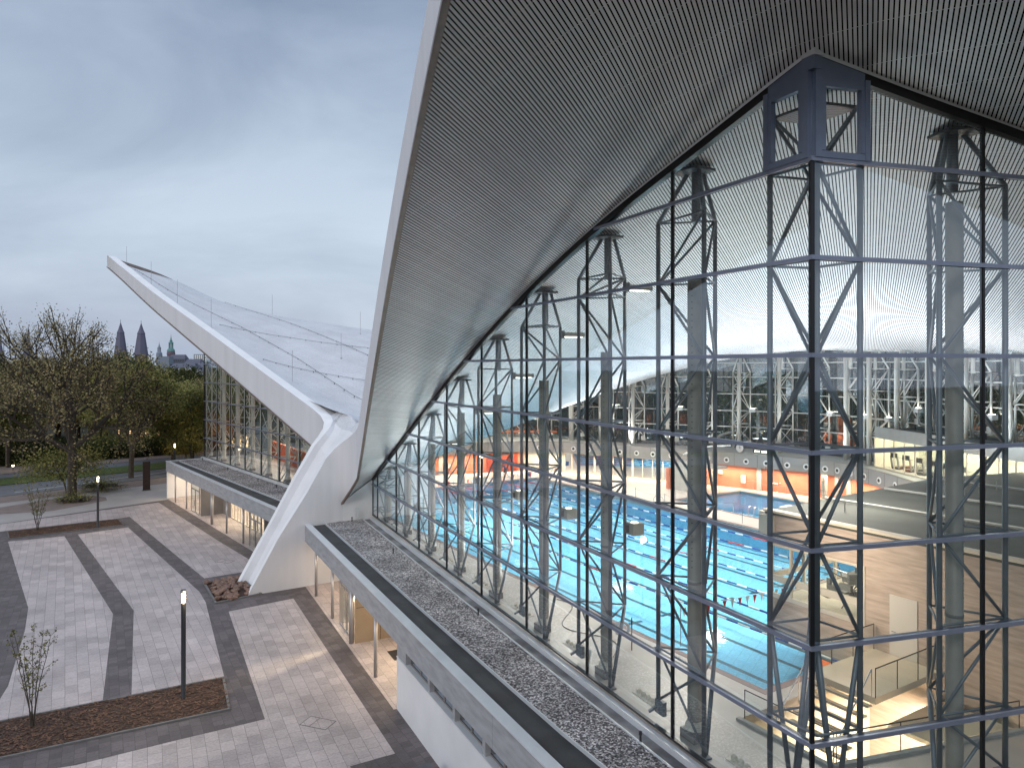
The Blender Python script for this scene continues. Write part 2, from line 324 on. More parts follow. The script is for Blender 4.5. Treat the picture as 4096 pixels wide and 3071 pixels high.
def planter(pts, label):
    q = [G(*p) for p in pts]; t = thing('planter_bed', label, 'planter', (0, 0, 0))
    c = (sum(p[0] for p in q) / len(q), sum(p[1] for p in q) / len(q)); k = MB(); n = len(q)
    for i in range(n):
        a, b = q[i], q[(i + 1) % n]; d = Vector((b[0] - a[0], b[1] - a[1])).normalized(); nn = (-d.y, d.x)
        if (c[0] - a[0]) * nn[0] + (c[1] - a[1]) * nn[1] < 0: nn = (-nn[0], -nn[1])
        k.strip(a, b, nn, 0 + .001 * i, .12, ZP - .02, ZP + .09 + .003 * i)
    k.build('kerb', M_kerb, t)
    m = MB(); N1 = 60; N2 = 14
    rows = []
    for i in range(N1 + 1):
        a = i / N1; r = []
        for j in range(N2 + 1):
            b = j / N2
            x = (q[0][0] * (1 - a) + q[1][0] * a) * (1 - b) + (q[3][0] * (1 - a) + q[2][0] * a) * b
            y = (q[0][1] * (1 - a) + q[1][1] * a) * (1 - b) + (q[3][1] * (1 - a) + q[2][1] * a) * b
            r.append((x, y, ZP + .03 + random.random() * .05 * (0 < j < N2)))
        rows.append(r)
    m.grid(rows); m.build('mulch', M_mulch, t)
    ch = MB()
    for _ in range(2600):
        a, b = random.random(), random.random() * .94 + .03
        x = (q[0][0] * (1 - a) + q[1][0] * a) * (1 - b) + (q[3][0] * (1 - a) + q[2][0] * a) * b
        y = (q[0][1] * (1 - a) + q[1][1] * a) * (1 - b) + (q[3][1] * (1 - a) + q[2][1] * a) * b
        th = random.random() * 6.28; l = random.uniform(.05, .12); w = .03; z = ZP + .085 + random.random() * .02
        dx, dy = math.cos(th) * l, math.sin(th) * l; ex, ey = -math.sin(th) * w, math.cos(th) * w; tz = random.uniform(-.03, .03)
        ch.poly([(x - dx - ex, y - dy - ey, z), (x + dx - ex, y + dy - ey, z + tz), (x + dx + ex, y + dy + ey, z + tz + .01), (x - dx + ex, y - dy + ey, z + .01)])
    o = ch.build('bark_chips', mat('bark_chip', (.12, .065, .04), .9, noise=(2.2, .7)), t); o['kind'] = 'stuff'
planter([(26.5, 2128), (474, 2076), (496, 2101), (34, 2157)], 'long low bed of brown bark mulch at the back of the plaza')
planter([(-420, 2968), (897, 2709), (922, 2839), (-420, 3128)], 'large bed of dark bark mulch across the front of the plaza')

# boulder bed at the buttress
rb = [G(812.6, 2333.7), G(860, 2416), G(1048.6, 2377), G(959.8, 2309.8)]
t = thing('boulder_bed', 'steel edged bed at the foot of the white buttress', 'planting bed', (0, 0, 0))
k = MB(); cc = (sum(p[0] for p in rb) / 4, sum(p[1] for p in rb) / 4)
for i in range(4):
    a, b = rb[i], rb[(i + 1) % 4]; d = Vector((b[0] - a[0], b[1] - a[1])).normalized(); nn = (-d.y, d.x)
    if (cc[0] - a[0]) * nn[0] + (cc[1] - a[1]) * nn[1] < 0: nn = (-nn[0], -nn[1])
    k.strip(a, b, nn, .001 * i, .15, ZP - .02, ZP + .12 + .002 * i)
k.build('edging', M_kerb, t); MB().poly([(p[0], p[1], ZP + .05) for p in rb[::-1]]).build('soil', M_mulch, t)
def boulder_mesh(seed):
    rnd = random.Random(seed); bm = bmesh.new(); bmesh.ops.create_icosphere(bm, subdivisions=2, radius=1)
    sx, sy, sz = rnd.uniform(.8, 1.2), rnd.uniform(.7, 1.1), rnd.uniform(.55, .8); off = [Vector((rnd.uniform(-1, 1), rnd.uniform(-1, 1), rnd.uniform(-1, 1))).normalized() for _ in range(7)]
    for v in bm.verts:
        f_ = 1.0
        for q in off:
            d_ = v.co.dot(q)
            if d_ > .72: f_ = min(f_, .72 / d_)
        v.co *= f_; v.co.x *= sx; v.co.y *= sy; v.co.z *= sz
    me = bpy.data.meshes.new('boulder'); bm.to_mesh(me); bm.free(); me.materials.append(M_stone); return me
bms = [boulder_mesh(i) for i in range(5)]
for i in range(120):
    a, b = random.uniform(.04, .96), random.uniform(.06, .94)
    x = (rb[0][0] * (1 - a) + rb[1][0] * a) * (1 - b) + (rb[3][0] * (1 - a) + rb[2][0] * a) * b
    y = (rb[0][1] * (1 - a) + rb[1][1] * a) * (1 - b) + (rb[3][1] * (1 - a) + rb[2][1] * a) * b
    o = bpy.data.objects.new('boulder', bms[i % 5]); sc.collection.objects.link(o); s_ = random.uniform(.15, .36)
    o.location = (x, y, ZP + .1 + random.random() * .15); o.scale = (s_, s_, s_); o.rotation_euler = (0, 0, random.random() * 6)
    tag(o, 'rounded reddish brown boulder heaped in the bed at the buttress foot', 'boulder', 'boulders in the bed at the buttress foot')

# lamp posts
def lamp_post(x, v, h, label):
    t = thing('lamp_post', label, 'lamp post', (*G(x, v), ZP), 0, 'cylindrical lamp posts of the plaza')
    MB().lathe((0, 0, 0), [(.0, 0), (.15, 0), (.15, .06), (.125, .1), (.125, h - .75), (.13, h - .74), (.0, h - .74)], 20).build('pole', M_anth, t, True)
    MB().lathe((0, 0, 0), [(.11, h - .74), (.135, h - .7), (.135, h - .2), (.11, h - .16)], 20).build('lamp_lens', glassmat('lens', (.95, .9, .8), .8), t)
    lg = MB().lathe((0, 0, 0), [(.045, h - .73), (.06, h - .6), (.06, h - .3), (.045, h - .2)], 12)
    for i in range(6): a = i * math.pi / 3; lg.box((.09 * math.cos(a), .09 * math.sin(a), h - .45), (.02, .02, .5), a)
    lg.build('light_source', M_lampglow, t)
    MB().lathe((0, 0, 0), [(.0, h - .16), (.15, h - .16), (.15, h - .02), (.13, h), (0, h)], 20).build('lamp_cap', M_anth, t)
    l = bpy.data.lights.new('lamp_light', 'POINT'); l.energy = 160; l.color = (1, .78, .5); l.shadow_soft_size = .2
    o = bpy.data.objects.new('lamp_light', l); sc.collection.objects.link(o); o.parent = t; o.location = (.3, -.3, h - .3)
lamp_post(734, 2795, 5.95, 'near black lamp post standing in the large mulch bed')
lamp_post(391.6, 2112, 5.9, 'black lamp post with lit head at the far mulch bed')
lamp_post(699, 1905, 5.5, 'distant lit lamp post behind the corner of the far entrance roof')

# totem
tx = G(586, 1960); t = thing('pylon_sign', 'tall dark brown slab pylon by the path beyond the plaza', 'pylon sign', (*tx, ZP), R(35))
MB().box((0, 0, 2.1), (.95, .32, 4.2)).build('slab', mat('corten', (.055, .035, .028), .5, .4, noise=(2, .2)), t); MB().box((0, 0, .03), (1.2, .6, .06)).build('base_plate', M_kerb, t)
# grey cabinet bottom right
cb = G(1690, 3095, ZP + 1.07); t = thing('bin_enclosure', 'low grey flat topped enclosure against the white wall', 'enclosure', (*cb, ZP), R(-62))
MB().box((.2, -.55, .5), (1.7, 2.2, 1.0)).build('body', M_greypanel, t); MB().box((.2, -.55, 1.03), (1.8, 2.3, .07)).build('lid', mat('lid_grey', (.10, .105, .115), .5, noise=(2, .1)), t)

# ------------------------------------------------------------------ roof shells
CO = [1.36404, 0.51113, 0.29976, -0.00601, 0.00173, -0.00031, -0.08413, -0.05601, -0.0671, -0.00813]
def Zq(u, w):
    return CO[0] + CO[1] * u + CO[2] * w + CO[3] * u * w + CO[4] * u * u + CO[5] * w * w + (CO[6] * u ** 3 + CO[7] * u * u * w + CO[8] * u * w * w + CO[9] * w ** 3) / 1e3
def Zs(u, w, sgn=1):
    z = Zq(u, w) + .95 * math.exp(-((w + 6) / 5) ** 2 - ((u - 51) / 5) ** 2)
    c = max(0, min(1, -w / 14.2)) if w < 0 else 0
    if sgn > 0: z += 3.2 * max(0, (u - 47) / 6) ** 2 * c * c
    else:
        q = max(0, 1 - max(0, w - wedge(u)) / 18) ** 1.2
        z += far_off(u) * q + .3 * (1 - q) * min(1, u / 5)
    return z
FE = [(300, 953), (428, 1066), (620, 1241), (825.5, 1416), (1000, 1567), (1259, 1792), (1400, 1915)]
FO = []
def far_off(u):     # lifts the far front edge to the straight line of its beam
    if not FO:
        for i in range(61):
            p = xy(-i, wedge(i)); x = CX + FPX * p[0] / p[1]
            for a, b in zip(FE[:-1], FE[1:]):
                if x <= b[0] or b is FE[-1]: v = a[1] + (b[1] - a[1]) * (x - a[0]) / (b[0] - a[0]); break
            FO.append((CH + (VH - v) / FPX * p[1] - Zq(i, wedge(i))) * min(1, i / 6))
    i = min(59, int(max(0, u))); f_ = min(60, max(0, u)) - i; return FO[i] * (1 - f_) + FO[i + 1] * f_
def wedge(u): return 2.5 - .315 * u
def hf(u): return 3.85 - .046 * u
def ridge(sg):      # outer and inner line of the beam top where it bends down into the leg
    z = Zs(5.8, wedge(5.8), sg) + hf(5.8)
    o = [(4.6, .85, z - .45), (3.5, .8, z - .95), (2.7, .45, z - 1.45), (2.25, -.1, z - 2.05), (2.1, -.8, z - 2.85), (2.1, -2.4, z - 5.6), (2.1, -4.7, ZP + 4.2), (2.1, -7.1, ZP - .1)]
    i = [(4.1, 1.65, z - .40), (2.95, 1.45, z - .80), (2.1, .95, z - 1.25), (1.62, .25, z - 1.85), (1.5, -.62, z - 2.75), (1.5, -2.35, z - 5.55), (1.5, -4.65, ZP + 4.25), (1.5, -7.05, ZP - .1)]
    return o, i
def smooth(a, b, x): x = max(0, min(1, (x - a) / (b - a))); return x * x * (3 - 2 * x)
EDGE_B = [(0, 44), (8, 50), (20, 54), (40, 50), (62.3, 40.6)]
def along(pl, t):
    d = [math.dist(pl[i], pl[i + 1]) for i in range(len(pl) - 1)]; s = t * sum(d)
    for i, x in enumerate(d):
        if s <= x or i == len(d) - 1: f_ = s / x; return (pl[i][0] * (1 - f_) + pl[i + 1][0] * f_, pl[i][1] * (1 - f_) + pl[i + 1][1] * f_)
        s -= x
def roof_pt(t, s):
    a = (53 * t, wedge(53 * t)); b = along(EDGE_B, t); return (a[0] * (1 - s) + b[0] * s, a[1] * (1 - s) + b[1] * s)
def smooth(a, b, x): x = max(0, min(1, (x - a) / (b - a))); return x * x * (3 - 2 * x)
def thick(u, w, t, s):
    d = s * 55; h = hf(u) - .3
    base = .5 + (h - .5) * math.exp(-max(0, d - .7) / 5)
    return base + 2.4 * math.exp(-(u / 5) ** 2) * math.exp(-max(0, w - 1) / 14)
roofs = {}
def make_roof(sg, label):
    t0 = thing('roof_shell', label, 'roof', P(sg * 26, 15, 20), 0, 'the two wings of the shell roof'); ml = t0.matrix_world
    ox = Vector(P(sg * 26, 15, 20))
    def Q(u, w, z): return tuple(Vector(P(sg * u, w, z)))
    def bld(mb, name, m, sm=False):
        o = mb.build(name, m, t0, sm); o.location = -ox; return o
    n1, n2 = 90, 60
    rows = [[Q(*roof_pt(i / n1, j / n2), Zs(*roof_pt(i / n1, j / n2), sg)) for j in range(n2 + 1)] for i in range(n1 + 1)]
    bld(MB().grid(rows), 'slatted_soffit', M_slat if sg > 0 else M_slat2, True)
    rows = []
    for i in range(n1 + 1):
        r = []
        for j in range(n2 + 1):
            s = .0135 + (1 - .0135) * (j / n2) ** 1.5; u, w = roof_pt(i / n1, s); tk = thick(u, w, i / n1, s)
            r.append(Q(u, w, Zs(u, w, sg) + tk))
        rows.append(r)
    bld(MB().grid(rows), 'membrane', M_membrane, True)
    # kerb along the front edge
    us = [53 - i * (53 - 5.8) / 60 for i in range(61)]
    kz = Zs(5.8, wedge(5.8), sg) + hf(5.8)
    kb = MB().grid([[Q(u, wedge(u) - .02, Zs(u, wedge(u), sg) + hf(u)), Q(u, wedge(u) + .95, Zs(u, wedge(u), sg) + hf(u) + .03), Q(u, wedge(u) + 1.0, Zs(u, wedge(u), sg) + hf(u) - .9)] for u in us]
        + [[Q(*p), Q(*q), Q(q[0] - .05, q[1] + (.12 if k < 4 else .35), q[2] - (.9 if k < 2 else .3))] for k, (p, q) in enumerate(zip(*ridge(sg)))])
    bld(kb, 'kerb', M_kerbw)
    # fascia that turns down into the buttress leg
    RR = [(u - .8 * max(0, (u - 50) / 3), wedge(u) - .02, Zs(u, wedge(u), sg) + hf(u)) for u in us]; SS = [(u, wedge(u), Zs(u, wedge(u), sg)) for u in us]
    z8 = RR[-1][2]; s8 = SS[-1][2]
    RT = ridge(sg)[0]
    ST = [(4.9, .97, 4.3), (4.2, 1.2, 3.85), (3.6, 1.12, 3.25), (3.0, .92, 2.55), (2.5, .72, 1.95), (2.1, .55, 1.46), (2.1, .9, -1.8), (2.1, 2.4, ZP - .1)]
    def side(a, b, n=8): return [tuple(a[k] * (1 - j / n) + b[k] * j / n for k in range(3)) for j in range(n + 1)]
    fa = MB().grid([[Q(*p) for p in side(a, b)] for a, b in zip(RR + RT, SS + ST)])
    bld(fa, 'fascia', M_fascia, True)
    # tip and rear fascias
    tp = MB(); T_ = (53, wedge(53)); zt = Zs(*T_, sg)
    side_pts = [(53 * (1 - j / 40) + 62.3 * j / 40, wedge(53) * (1 - j / 40) + 40.6 * j / 40) for j in range(41)]
    tp.grid([[Q(u, w, Zs(u, w, sg)), Q(u, w, Zs(u, w, sg) + .9 + .5 * math.exp(-j / 6))] for j, (u, w) in enumerate(side_pts)])
    tp2 = MB().grid([[Q(u, w, Zs(u, w, sg) + .95 + .5 * math.exp(-j / 6)), Q(u - .25, w, Zs(u, w, sg) + .93 + .5 * math.exp(-j / 6)), Q(u - .27, w, Zs(u, w, sg) + .6)] for j, (u, w) in enumerate(side_pts)])
    tp2.grid([[Q(u + .02, w, Zs(u, w, sg) + .68 + .5 * math.exp(-j / 6)), Q(u + .0, w, Zs(u, w, sg) + .95 + .5 * math.exp(-j / 6))] for j, (u, w) in enumerate(side_pts)]); bld(tp2, 'rim', M_trim)
    bp = [along(EDGE_B, j / 60) for j in range(61)]
    tp.grid([[Q(u, w, Zs(u, w, sg)), Q(u, w, Zs(u, w, sg) + 1.05)] for u, w in bp])
    bld(tp, 'rear_fascia', M_fascia)
    # metal trim under the front edge
    tr = MB(); path = [(u, wedge(u) + .0, Zs(u, wedge(u), sg)) for u in us] + ST[:6]
    pr = [[Q(u, w - .06, z - .0), Q(u, w - .06, z - .16), Q(u, w + .14, z - .16), Q(u, w + .16, z - .01)] for u, w, z in path]
    tr.grid(pr); bld(tr, 'edge_trim', M_trim)
    # soffit tail: slatted strip running down the wall
    tail = MB(); tt = [(u, wedge(u), Zs(u, wedge(u), sg)) for u in (6.5, 5.8)] + ST[:6]
    tail.grid([[Q(u + (max(u, 2.1) - u) * j / 6, w + .12 + (3.3 - w) * j / 6, (z - .06) * (1 - (j / 6) ** .8) + (Zs(max(u, 2.1), 3.4, sg) - .03) * (j / 6) ** .8) for j in range(7)] for (u, w, z) in tt])
    bld(tail, 'soffit_tail', M_slat if sg > 0 else M_slat2)
    return t0, ox, Q
tN, oxN, QN = make_roof(1, 'near wing of the white shell roof with slatted soffit above the glass hall')
tF, oxF, QF = make_roof(-1, 'far wing of the white shell roof rising to a pointed tip')

# groove face between the two legs of the buttress
z8 = Zs(5.8, wedge(5.8)) + hf(5.8)
bt = thing('buttress', 'white concrete buttress where both roof wings come down to the plaza', 'buttress', (0, 0, 0))
RN, RFa = ridge(1)[1], ridge(-1)[1]; cs = []
for i in range(1, 8):
    (a, w1, z1), (c, w2, z2) = RN[i], RFa[i]; r = (.18, .3, .42, .5, .5, .5, .5)[i - 1]; wm_, zm_ = (w1 + w2) / 2 + r, (z1 + z2) / 2 - .27
    cs.append([P(a, w1, z1), P(a - .12, w1 + r, z1 - .25), P(a * .4, wm_, zm_ - .02), P(0, wm_ + .03, zm_ - .03), P(-c * .4, wm_, zm_ - .02), P(-c + .12, w2 + r, z2 - .25), P(-c, w2, z2)])
MB().grid(cs).build('front_face', M_white, bt)
def vz(u, w): s_ = max(0, (w - wedge(abs(u))) / 50); return Zs(abs(u), w, 1 if u >= 0 else -1) + thick(abs(u), w, abs(u) / 53, s_) + .08
rows = [[P(*RN[0])] + cs[0] + [P(-RFa[0][0], RFa[0][1], RFa[0][2])]]
for w_ in (2.6, 4.2, 6.5): rows.append([P(u_, w_, vz(u_, w_)) for u_ in (4.6, 3.5, 2.6, 1.3, 0, -1.3, -2.6, -3.5, -4.6)])
vi = MB().grid(rows)
for sg_i, rg in ((1, RN), (-1, RFa)):
    ed = [(u_, wedge(u_) + .9, Zs(u_, wedge(u_), sg_i) + hf(u_) - .1) for u_ in (14, 12, 10, 9, 7.5, 5.8)] + [(rg[0][0], rg[0][1], rg[0][2] - .05), (rg[1][0], rg[1][1], rg[1][2] - .03)]
    far_ = [(14, 1.4), (12, 2.2), (10, 3.2), (9, 3.8), (7.5, 4.6), (5.8, 5.0), (4.2, 5.0), (2.6, 5.0)]
    vi.grid([[P(sg_i * a, b, c), P(sg_i * d, e, vz(sg_i * d, e) + .02)] for (a, b, c), (d, e) in zip(ed, far_)])
vi.build('valley_infill', M_membrane, bt)
# end wall below the soffit, beside the glass
ew = MB()
def wallprof(u):
    pts = [(.8, ZP)] + [(9, ZP)] + [(9 - j * .5, Zs(max(u, .1), 9 - j * .5) + .1) for j in range(12)] + [(.6, 1.5)]
    return pts
for uu in (1.75, -1.75):
    pr = wallprof(abs(uu)); k = len(pr)
    a = [P(uu, w, z) for w, z in pr]; b = [P(uu + (.38 if uu > 0 else -.38), w, z) for w, z in pr]
    ew.poly(a); ew.poly(b[::-1])
    for i in range(k): j = (i + 1) % k; ew.poly([a[i], a[j], b[j], b[i]])
ew.build('end_wall', M_white, bt)
dp = MB(); dp.tube(P(2.35, 1.95, 1.0), P(2.35, 1.95, .0), .05); dp.tube(P(2.3, 1.7, 1.0), P(2.3, 1.7, .0), .05); dp.build('downpipe', M_coping, bt)

# lightning rods, cables on the far membrane
def ztop(u, w, sg=-1):
    # invert roof_pt roughly for s
    b = (53 * min(1, u / 53), wedge(u)); s = max(0, (w - wedge(u)) / 58); return Zs(u, w, sg) + thick(u, w, 0, s) 
rods = [(50, -12.0, 3.0), (43.5, -9.6, 3.2), (36, -7.4, 3.2), (28, -4.8, 3.4), (13, 0.5, 3.4), (44, 6, 3.0), (30, 14, 3.0), (20, 8, 3.0), (12, 22, 3.0), (4, 8, 2.6)]
for i, (u, w, h) in enumerate(rods):
    z = ztop(u, w); p = P(-u, w, z - .1)
    t = thing('lightning_rod', ['thin rod at the tip of the far roof wing', 'thin rod standing on the kerb just below the far roof tip', 'thin rod on the kerb a third of the way down the far wing', 'thin rod on the kerb halfway down the far wing', 'thin rod where the far kerb starts to bend down', 'thin rod on the far rim of the white roof', 'thin rod on the rear half of the white roof surface', 'thin rod in the middle of the white roof surface', 'thin rod on the flat rear of the white roof near its valley', 'short thin rod in the valley between the roof wings'][i], 'lightning rod', p, 0, 'lightning rods on the far roof')
    MB().tube((0, 0, 0), (0, 0, h), .022, 5).build('rod', M_alu, t); MB().lathe((0, 0, 0), [(0, .12), (.14, .1), (.17, 0)], 8).build('foot', M_dark, t)
for i, path in enumerate([[(50, -11), (40, -6), (30, -1), (20, 3), (10, 6), (3, 9)], [(46, 0), (34, 6), (24, 10), (13, 14), (4, 17)], [(30, -3.5), (27, 4), (22, 14), (14, 26)], [(19, -1), (15, 6), (10, 14), (6, 24)]]):
    c = MB(); pr = None
    for a, b in zip(path[:-1], path[1:]):
        for j in range(6):
            u, w = a[0] * (1 - j / 6) + b[0] * j / 6, a[1] * (1 - j / 6) + b[1] * j / 6; p = P(-u, w, ztop(u, w) + .10)
            if pr: c.tube(pr, p, .022, 4)
            c.tube(p, (p[0], p[1], p[2] - .2), .04, 4); pr = p
    tag(c.build('roof_cable', M_dark), ['thin cable running down the white roof just behind its front kerb', 'thin cable crossing the white roof along its upper half', 'thin cable climbing across the middle of the white roof', 'thin cable crossing the white roof close to the bend'][i], 'cable', 'lightning cables on the white roof')

# ------------------------------------------------------------------ glass facades
CA = (8.09, 19.3); DA = (-.427, .904); NA = (.904, .427)          # facade along the plaza side, from its corner
DB = (.963, .27); NB = (-.27, .963)
TZ = [18.604, 15.95, 13.32, 10.69, 8.06, 5.43, 2.81]
def zroofA(s, off=0, sg=1):
    u, w = uw((CA[0] + DA[0] * s + NA[0] * off, CA[1] + DA[1] * s + NA[1] * off)); return Zs(u, w, sg)
def pA(s, off=0, z=0, sg=1):
    p = (CA[0] + DA[0] * s + NA[0] * off, CA[1] + DA[1] * s + NA[1] * off)
    if sg < 0: u, w = uw(p); p = xy(-u, w)
    return (*p, z)
def pB(s, off=0, z=0, sg=1):
    p = (CA[0] + DB[0] * s + NB[0] * off, CA[1] + DB[1] * s + NB[1] * off)
    if sg < 0: u, w = uw(p); p = xy(-u, w)
    return (*p, z)
def zroofB(s, off=0, sg=1):
    u, w = uw((CA[0] + DB[0] * s + NB[0] * off, CA[1] + DB[1] * s + NB[1] * off)); return Zs(u, w, sg)
MULA = [6.0 + 5.66 * i for i in range(8)] ; SEND = 48.0
MULB = [5.89 + 5.66 * i for i in range(8)]
def facade(pf, zr, mul, s_end, sg, label, name='glass_facade', cbox=1.9, extra_m=()):
    t = thing(name, label, 'glass facade', (0, 0, 0))
    st = [0] + mul + [s_end]; sn = [st[i] + (st[i + 1] - st[i]) * j / 6 for i in range(len(st) - 1) for j in range(6)] + [s_end]
    base = .18
    for i in range(len(st) - 1):
        g = MB(); a, b = st[i], st[i + 1]; ss = [a + (b - a) * j / 8 for j in range(9)]
        g.poly([pf(a + .02, 0, base), pf(b - .02, 0, base)] + [pf(x, 0, zr(x) - .05) for x in ss[::-1]]); g.build('glass_pane', M_glassA, t)
    for s in mul + list(extra_m): MB().prism([pf(s - .035, -.03)[:2], pf(s + .035, -.03)[:2], pf(s + .035, .09)[:2], pf(s - .035, .09)[:2]], base, zr(s) - .05).build('mullion', M_black, t)
    for z in TZ:
        # transom exists while the roof is above it
        e = max([x for x in sn if zr(x) > z + .12] + [0])
        if e <= 0: continue
        lo = min(sn[sn.index(e) + 1], s_end) if sn.index(e) + 1 < len(sn) else s_end
        for _ in range(12):
            m_ = (e + lo) / 2
            if zr(m_) > z + .1: e = m_
            else: lo = m_
        MB().prism([pf(-.10 if sg > 0 else 0, -.10)[:2], pf(e, -.10)[:2], pf(e, -.02)[:2], pf(0, -.02)[:2]], z - .075, z + .045).build('transom', M_transom, t)
        MB().prism([pf(0, .0)[:2], pf(e, .0)[:2], pf(e, .13)[:2], pf(.1, .13)[:2]], z - .05, z + .03).build('transom_inner', M_black, t)
    # head: black gasket, white closing angle
    hd = MB(); hd.grid([[pf(x, -.09, zr(x, -.09) - .02), pf(x, -.09, zr(x) - .30), pf(x, .10, zr(x) - .34), pf(x, .10, zr(x, .1) - .02)] for x in sn]); hd.build('head_gasket', M_black, t)
    hw = MB().grid([[pf(x, -.10, zr(x, -.1) - .0), pf(x, -.12, zr(x) - .05), pf(x, -.17, zr(x, -.17) - .012)] for x in sn]); hw.build('closing_angle', M_coping, t)
    MB().prism([pf(0, -.06)[:2], pf(s_end, -.06)[:2], pf(s_end, .1)[:2], pf(0, .1)[:2]], base - .06, base + .03).build('sill', M_black, t)
    return t
fA = facade(pA, zroofA, MULA, SEND, 1, 'large glass facade of the near wing facing the plaza', extra_m=(47.2,))
# corner: black corner post and blue framed vent boxes at the top
MB().prism([pA(.2, -.19)[:2], (CA[0] - .03, CA[1] - .25), pB(.2, -.19)[:2], pB(.2, .10)[:2], pA(.2, .10)[:2]], zroofA(0) - .10, zroofA(0) + .2).build('corner_cap', M_coping, fA)
MB().prism([pA(.22, -.145)[:2], (CA[0] - .03, CA[1] - .19), pB(.22, -.145)[:2], pB(.22, .10)[:2], pA(.22, .10)[:2]], zroofA(0) - .45, zroofA(0) - .1).build('corner_frame', M_frame, fA)
MB().prism([pA(.05, -.05)[:2], (CA[0] - .06, CA[1] - .06), pB(.05, -.05)[:2], pB(.06, .10)[:2], pA(.06, .10)[:2]], .18, TZ[0]).build('corner_mullion', M_black, fA)
fB = facade(pB, zroofB, MULB, 46.0, 1, 'glass facade turning the corner to the right with blue transoms')
for pf, zr, par, wbox in ((pA, zroofA, fA, 1.62), (pB, zroofB, fB, 1.78)):
    f = MB(); z0 = TZ[0] + .02
    def fr(s0, s1, za, zb, d0=-.14, d1=.06): f.prism([pf(s0, d0)[:2], pf(s1, d0)[:2], pf(s1, d1)[:2], pf(s0, d1)[:2]], za, zb)
    fr(0.02, .22, z0, zr(.2) - .35); fr(wbox - .16, wbox, z0, zr(wbox) - .22, -.15)
    ztp = zr(wbox) - .38
    fr(.22, wbox - .14, z0, z0 + .18, -.13); fr(.22, .36, z0 + .20, ztp, -.12); fr(wbox - .27, wbox - .13, z0 + .20, ztp, -.12); fr(.36, wbox - .27, ztp - .12, ztp, -.12)
    f.build('vent_frame', M_frame, par)
    pn = MB(); pn.grid([[pf(.22 + (wbox - .36) * j / 6, -.10, ztp + .01), pf(.22 + (wbox - .36) * j / 6, -.10, zr(.22 + (wbox - .36) * j / 6) - .06)] for j in range(7)]); pn.build('head_panel', M_frame, par)
fFA = facade(lambda s, o=0, z=0: pA(s, o, z, -1), lambda s, o=0: zroofA(s, o, -1), MULA, SEND, -1, 'glass facade under the far roof wing with white masts behind')
facade(lambda s, o=0, z=0: pB(s, o, z, -1), lambda s, o=0: zroofB(s, o, -1), MULB, 46, -1, 'side glass facade of the far wing facing the park')

# ------------------------------------------------------------------ lattice masts
def mast_mesh(zt, m, par, depth=1.9, w2=1.24, z0=0., zring=None, sq=False):
    zr = zt - 1.75 if zt - z0 > 4.5 else zt - .9
    if zring: zr = zring
    A, Bq, C = (-w2, .35), (w2, .35), (0, depth)
    rl = .082
    def tb(name, segs, r, n=8):
        b = MB()
        for p, q in segs: b.tube(p, q, r, n)
        return b.build(name, m, par, True)
    zb = 2.81 + z0
    if zr < zb + 1: zb = z0 + .9
    tb('leg', [((*A, z0 + .75), (*A, zr)), ((*A, zr), (-.28, .95, zt - .05))], rl)
    tb('leg', [((*Bq, z0), (*Bq, zr)), ((*Bq, zr), (.28, .95, zt - .05))], rl)
    tb('leg', [((*C, zb), (*C, zr)), ((*C, zr), (0, 1.35, zt - .05)), ((*C, zb), (w2 * .93, .5, z0))], rl * .92)
    lv = [z for z in TZ[::-1] if zb - .1 < z < zr - .7]; lv = [zb] + [z for z in lv if z > zb + .5] + [zr]
    hz = []
    for z in lv:
        hz += [((*A, z), (*Bq, z)), ((*Bq, z), (*C, z)), ((*C, z), (*A, z))]
        if z != zr: hz += [((*A, z + .0), (A[0], .02, z + .0)), ((*Bq, z), (Bq[0], .02, z))]
    tb('horizontal_ties', hz, .038, 6)
    dg = []; fl = 0
    pts = [z0 + .75] + lv if z0 + .75 < lv[0] - .5 else lv
    for a, b in zip(lv[:-1], lv[1:]):
        for p, q in ((A, Bq), (Bq, C), (A, C)):
            dg.append(((*(p if fl else q), a), (*(q if fl else p), b)))
        fl ^= 1
    dg.append(((*A, lv[0]), (*Bq, z0 + .25))); dg.append(((*Bq, lv[0]), (*A, z0 + .9)))
    tb('diagonal_braces', dg, .048, 6)
    MB().tube((0, 1.05, zr - .1), (0, 1.05, zt), .16, 12).build('head_tube', m, par, True)
    hp = MB(); hp.prism([(-.62, .6), (0, .32), (.62, .6), (.5, 1.5), (-.5, 1.5)], zt - .13, zt - .04); hp.build('head_plate', M_black if m == M_steel else m, par)
    ft = MB(); ft.prism([(w2 - .16, .22), (w2 + .16, .22), (w2 + .16, .55), (w2 - .16, .55)], z0, z0 + .06)
    ft.prism([(-w2 - .1, .27), (-w2 + .38, .27), (-w2 + .38, .43), (-w2 - .1, .43)], z0 + .45, z0 + .95); ft.bar((-w2, .35, z0 + .7), (-w2 - .1, .0, z0 + .5), .12, .08); ft.build('foot_bracket', m, par)
def ang(d): return math.atan2(d[1], d[0])
def roofat(x, y, sg=1):
    u, w = uw((x, y)); return Zs(abs(u), w, 1 if u >= 0 else -1)
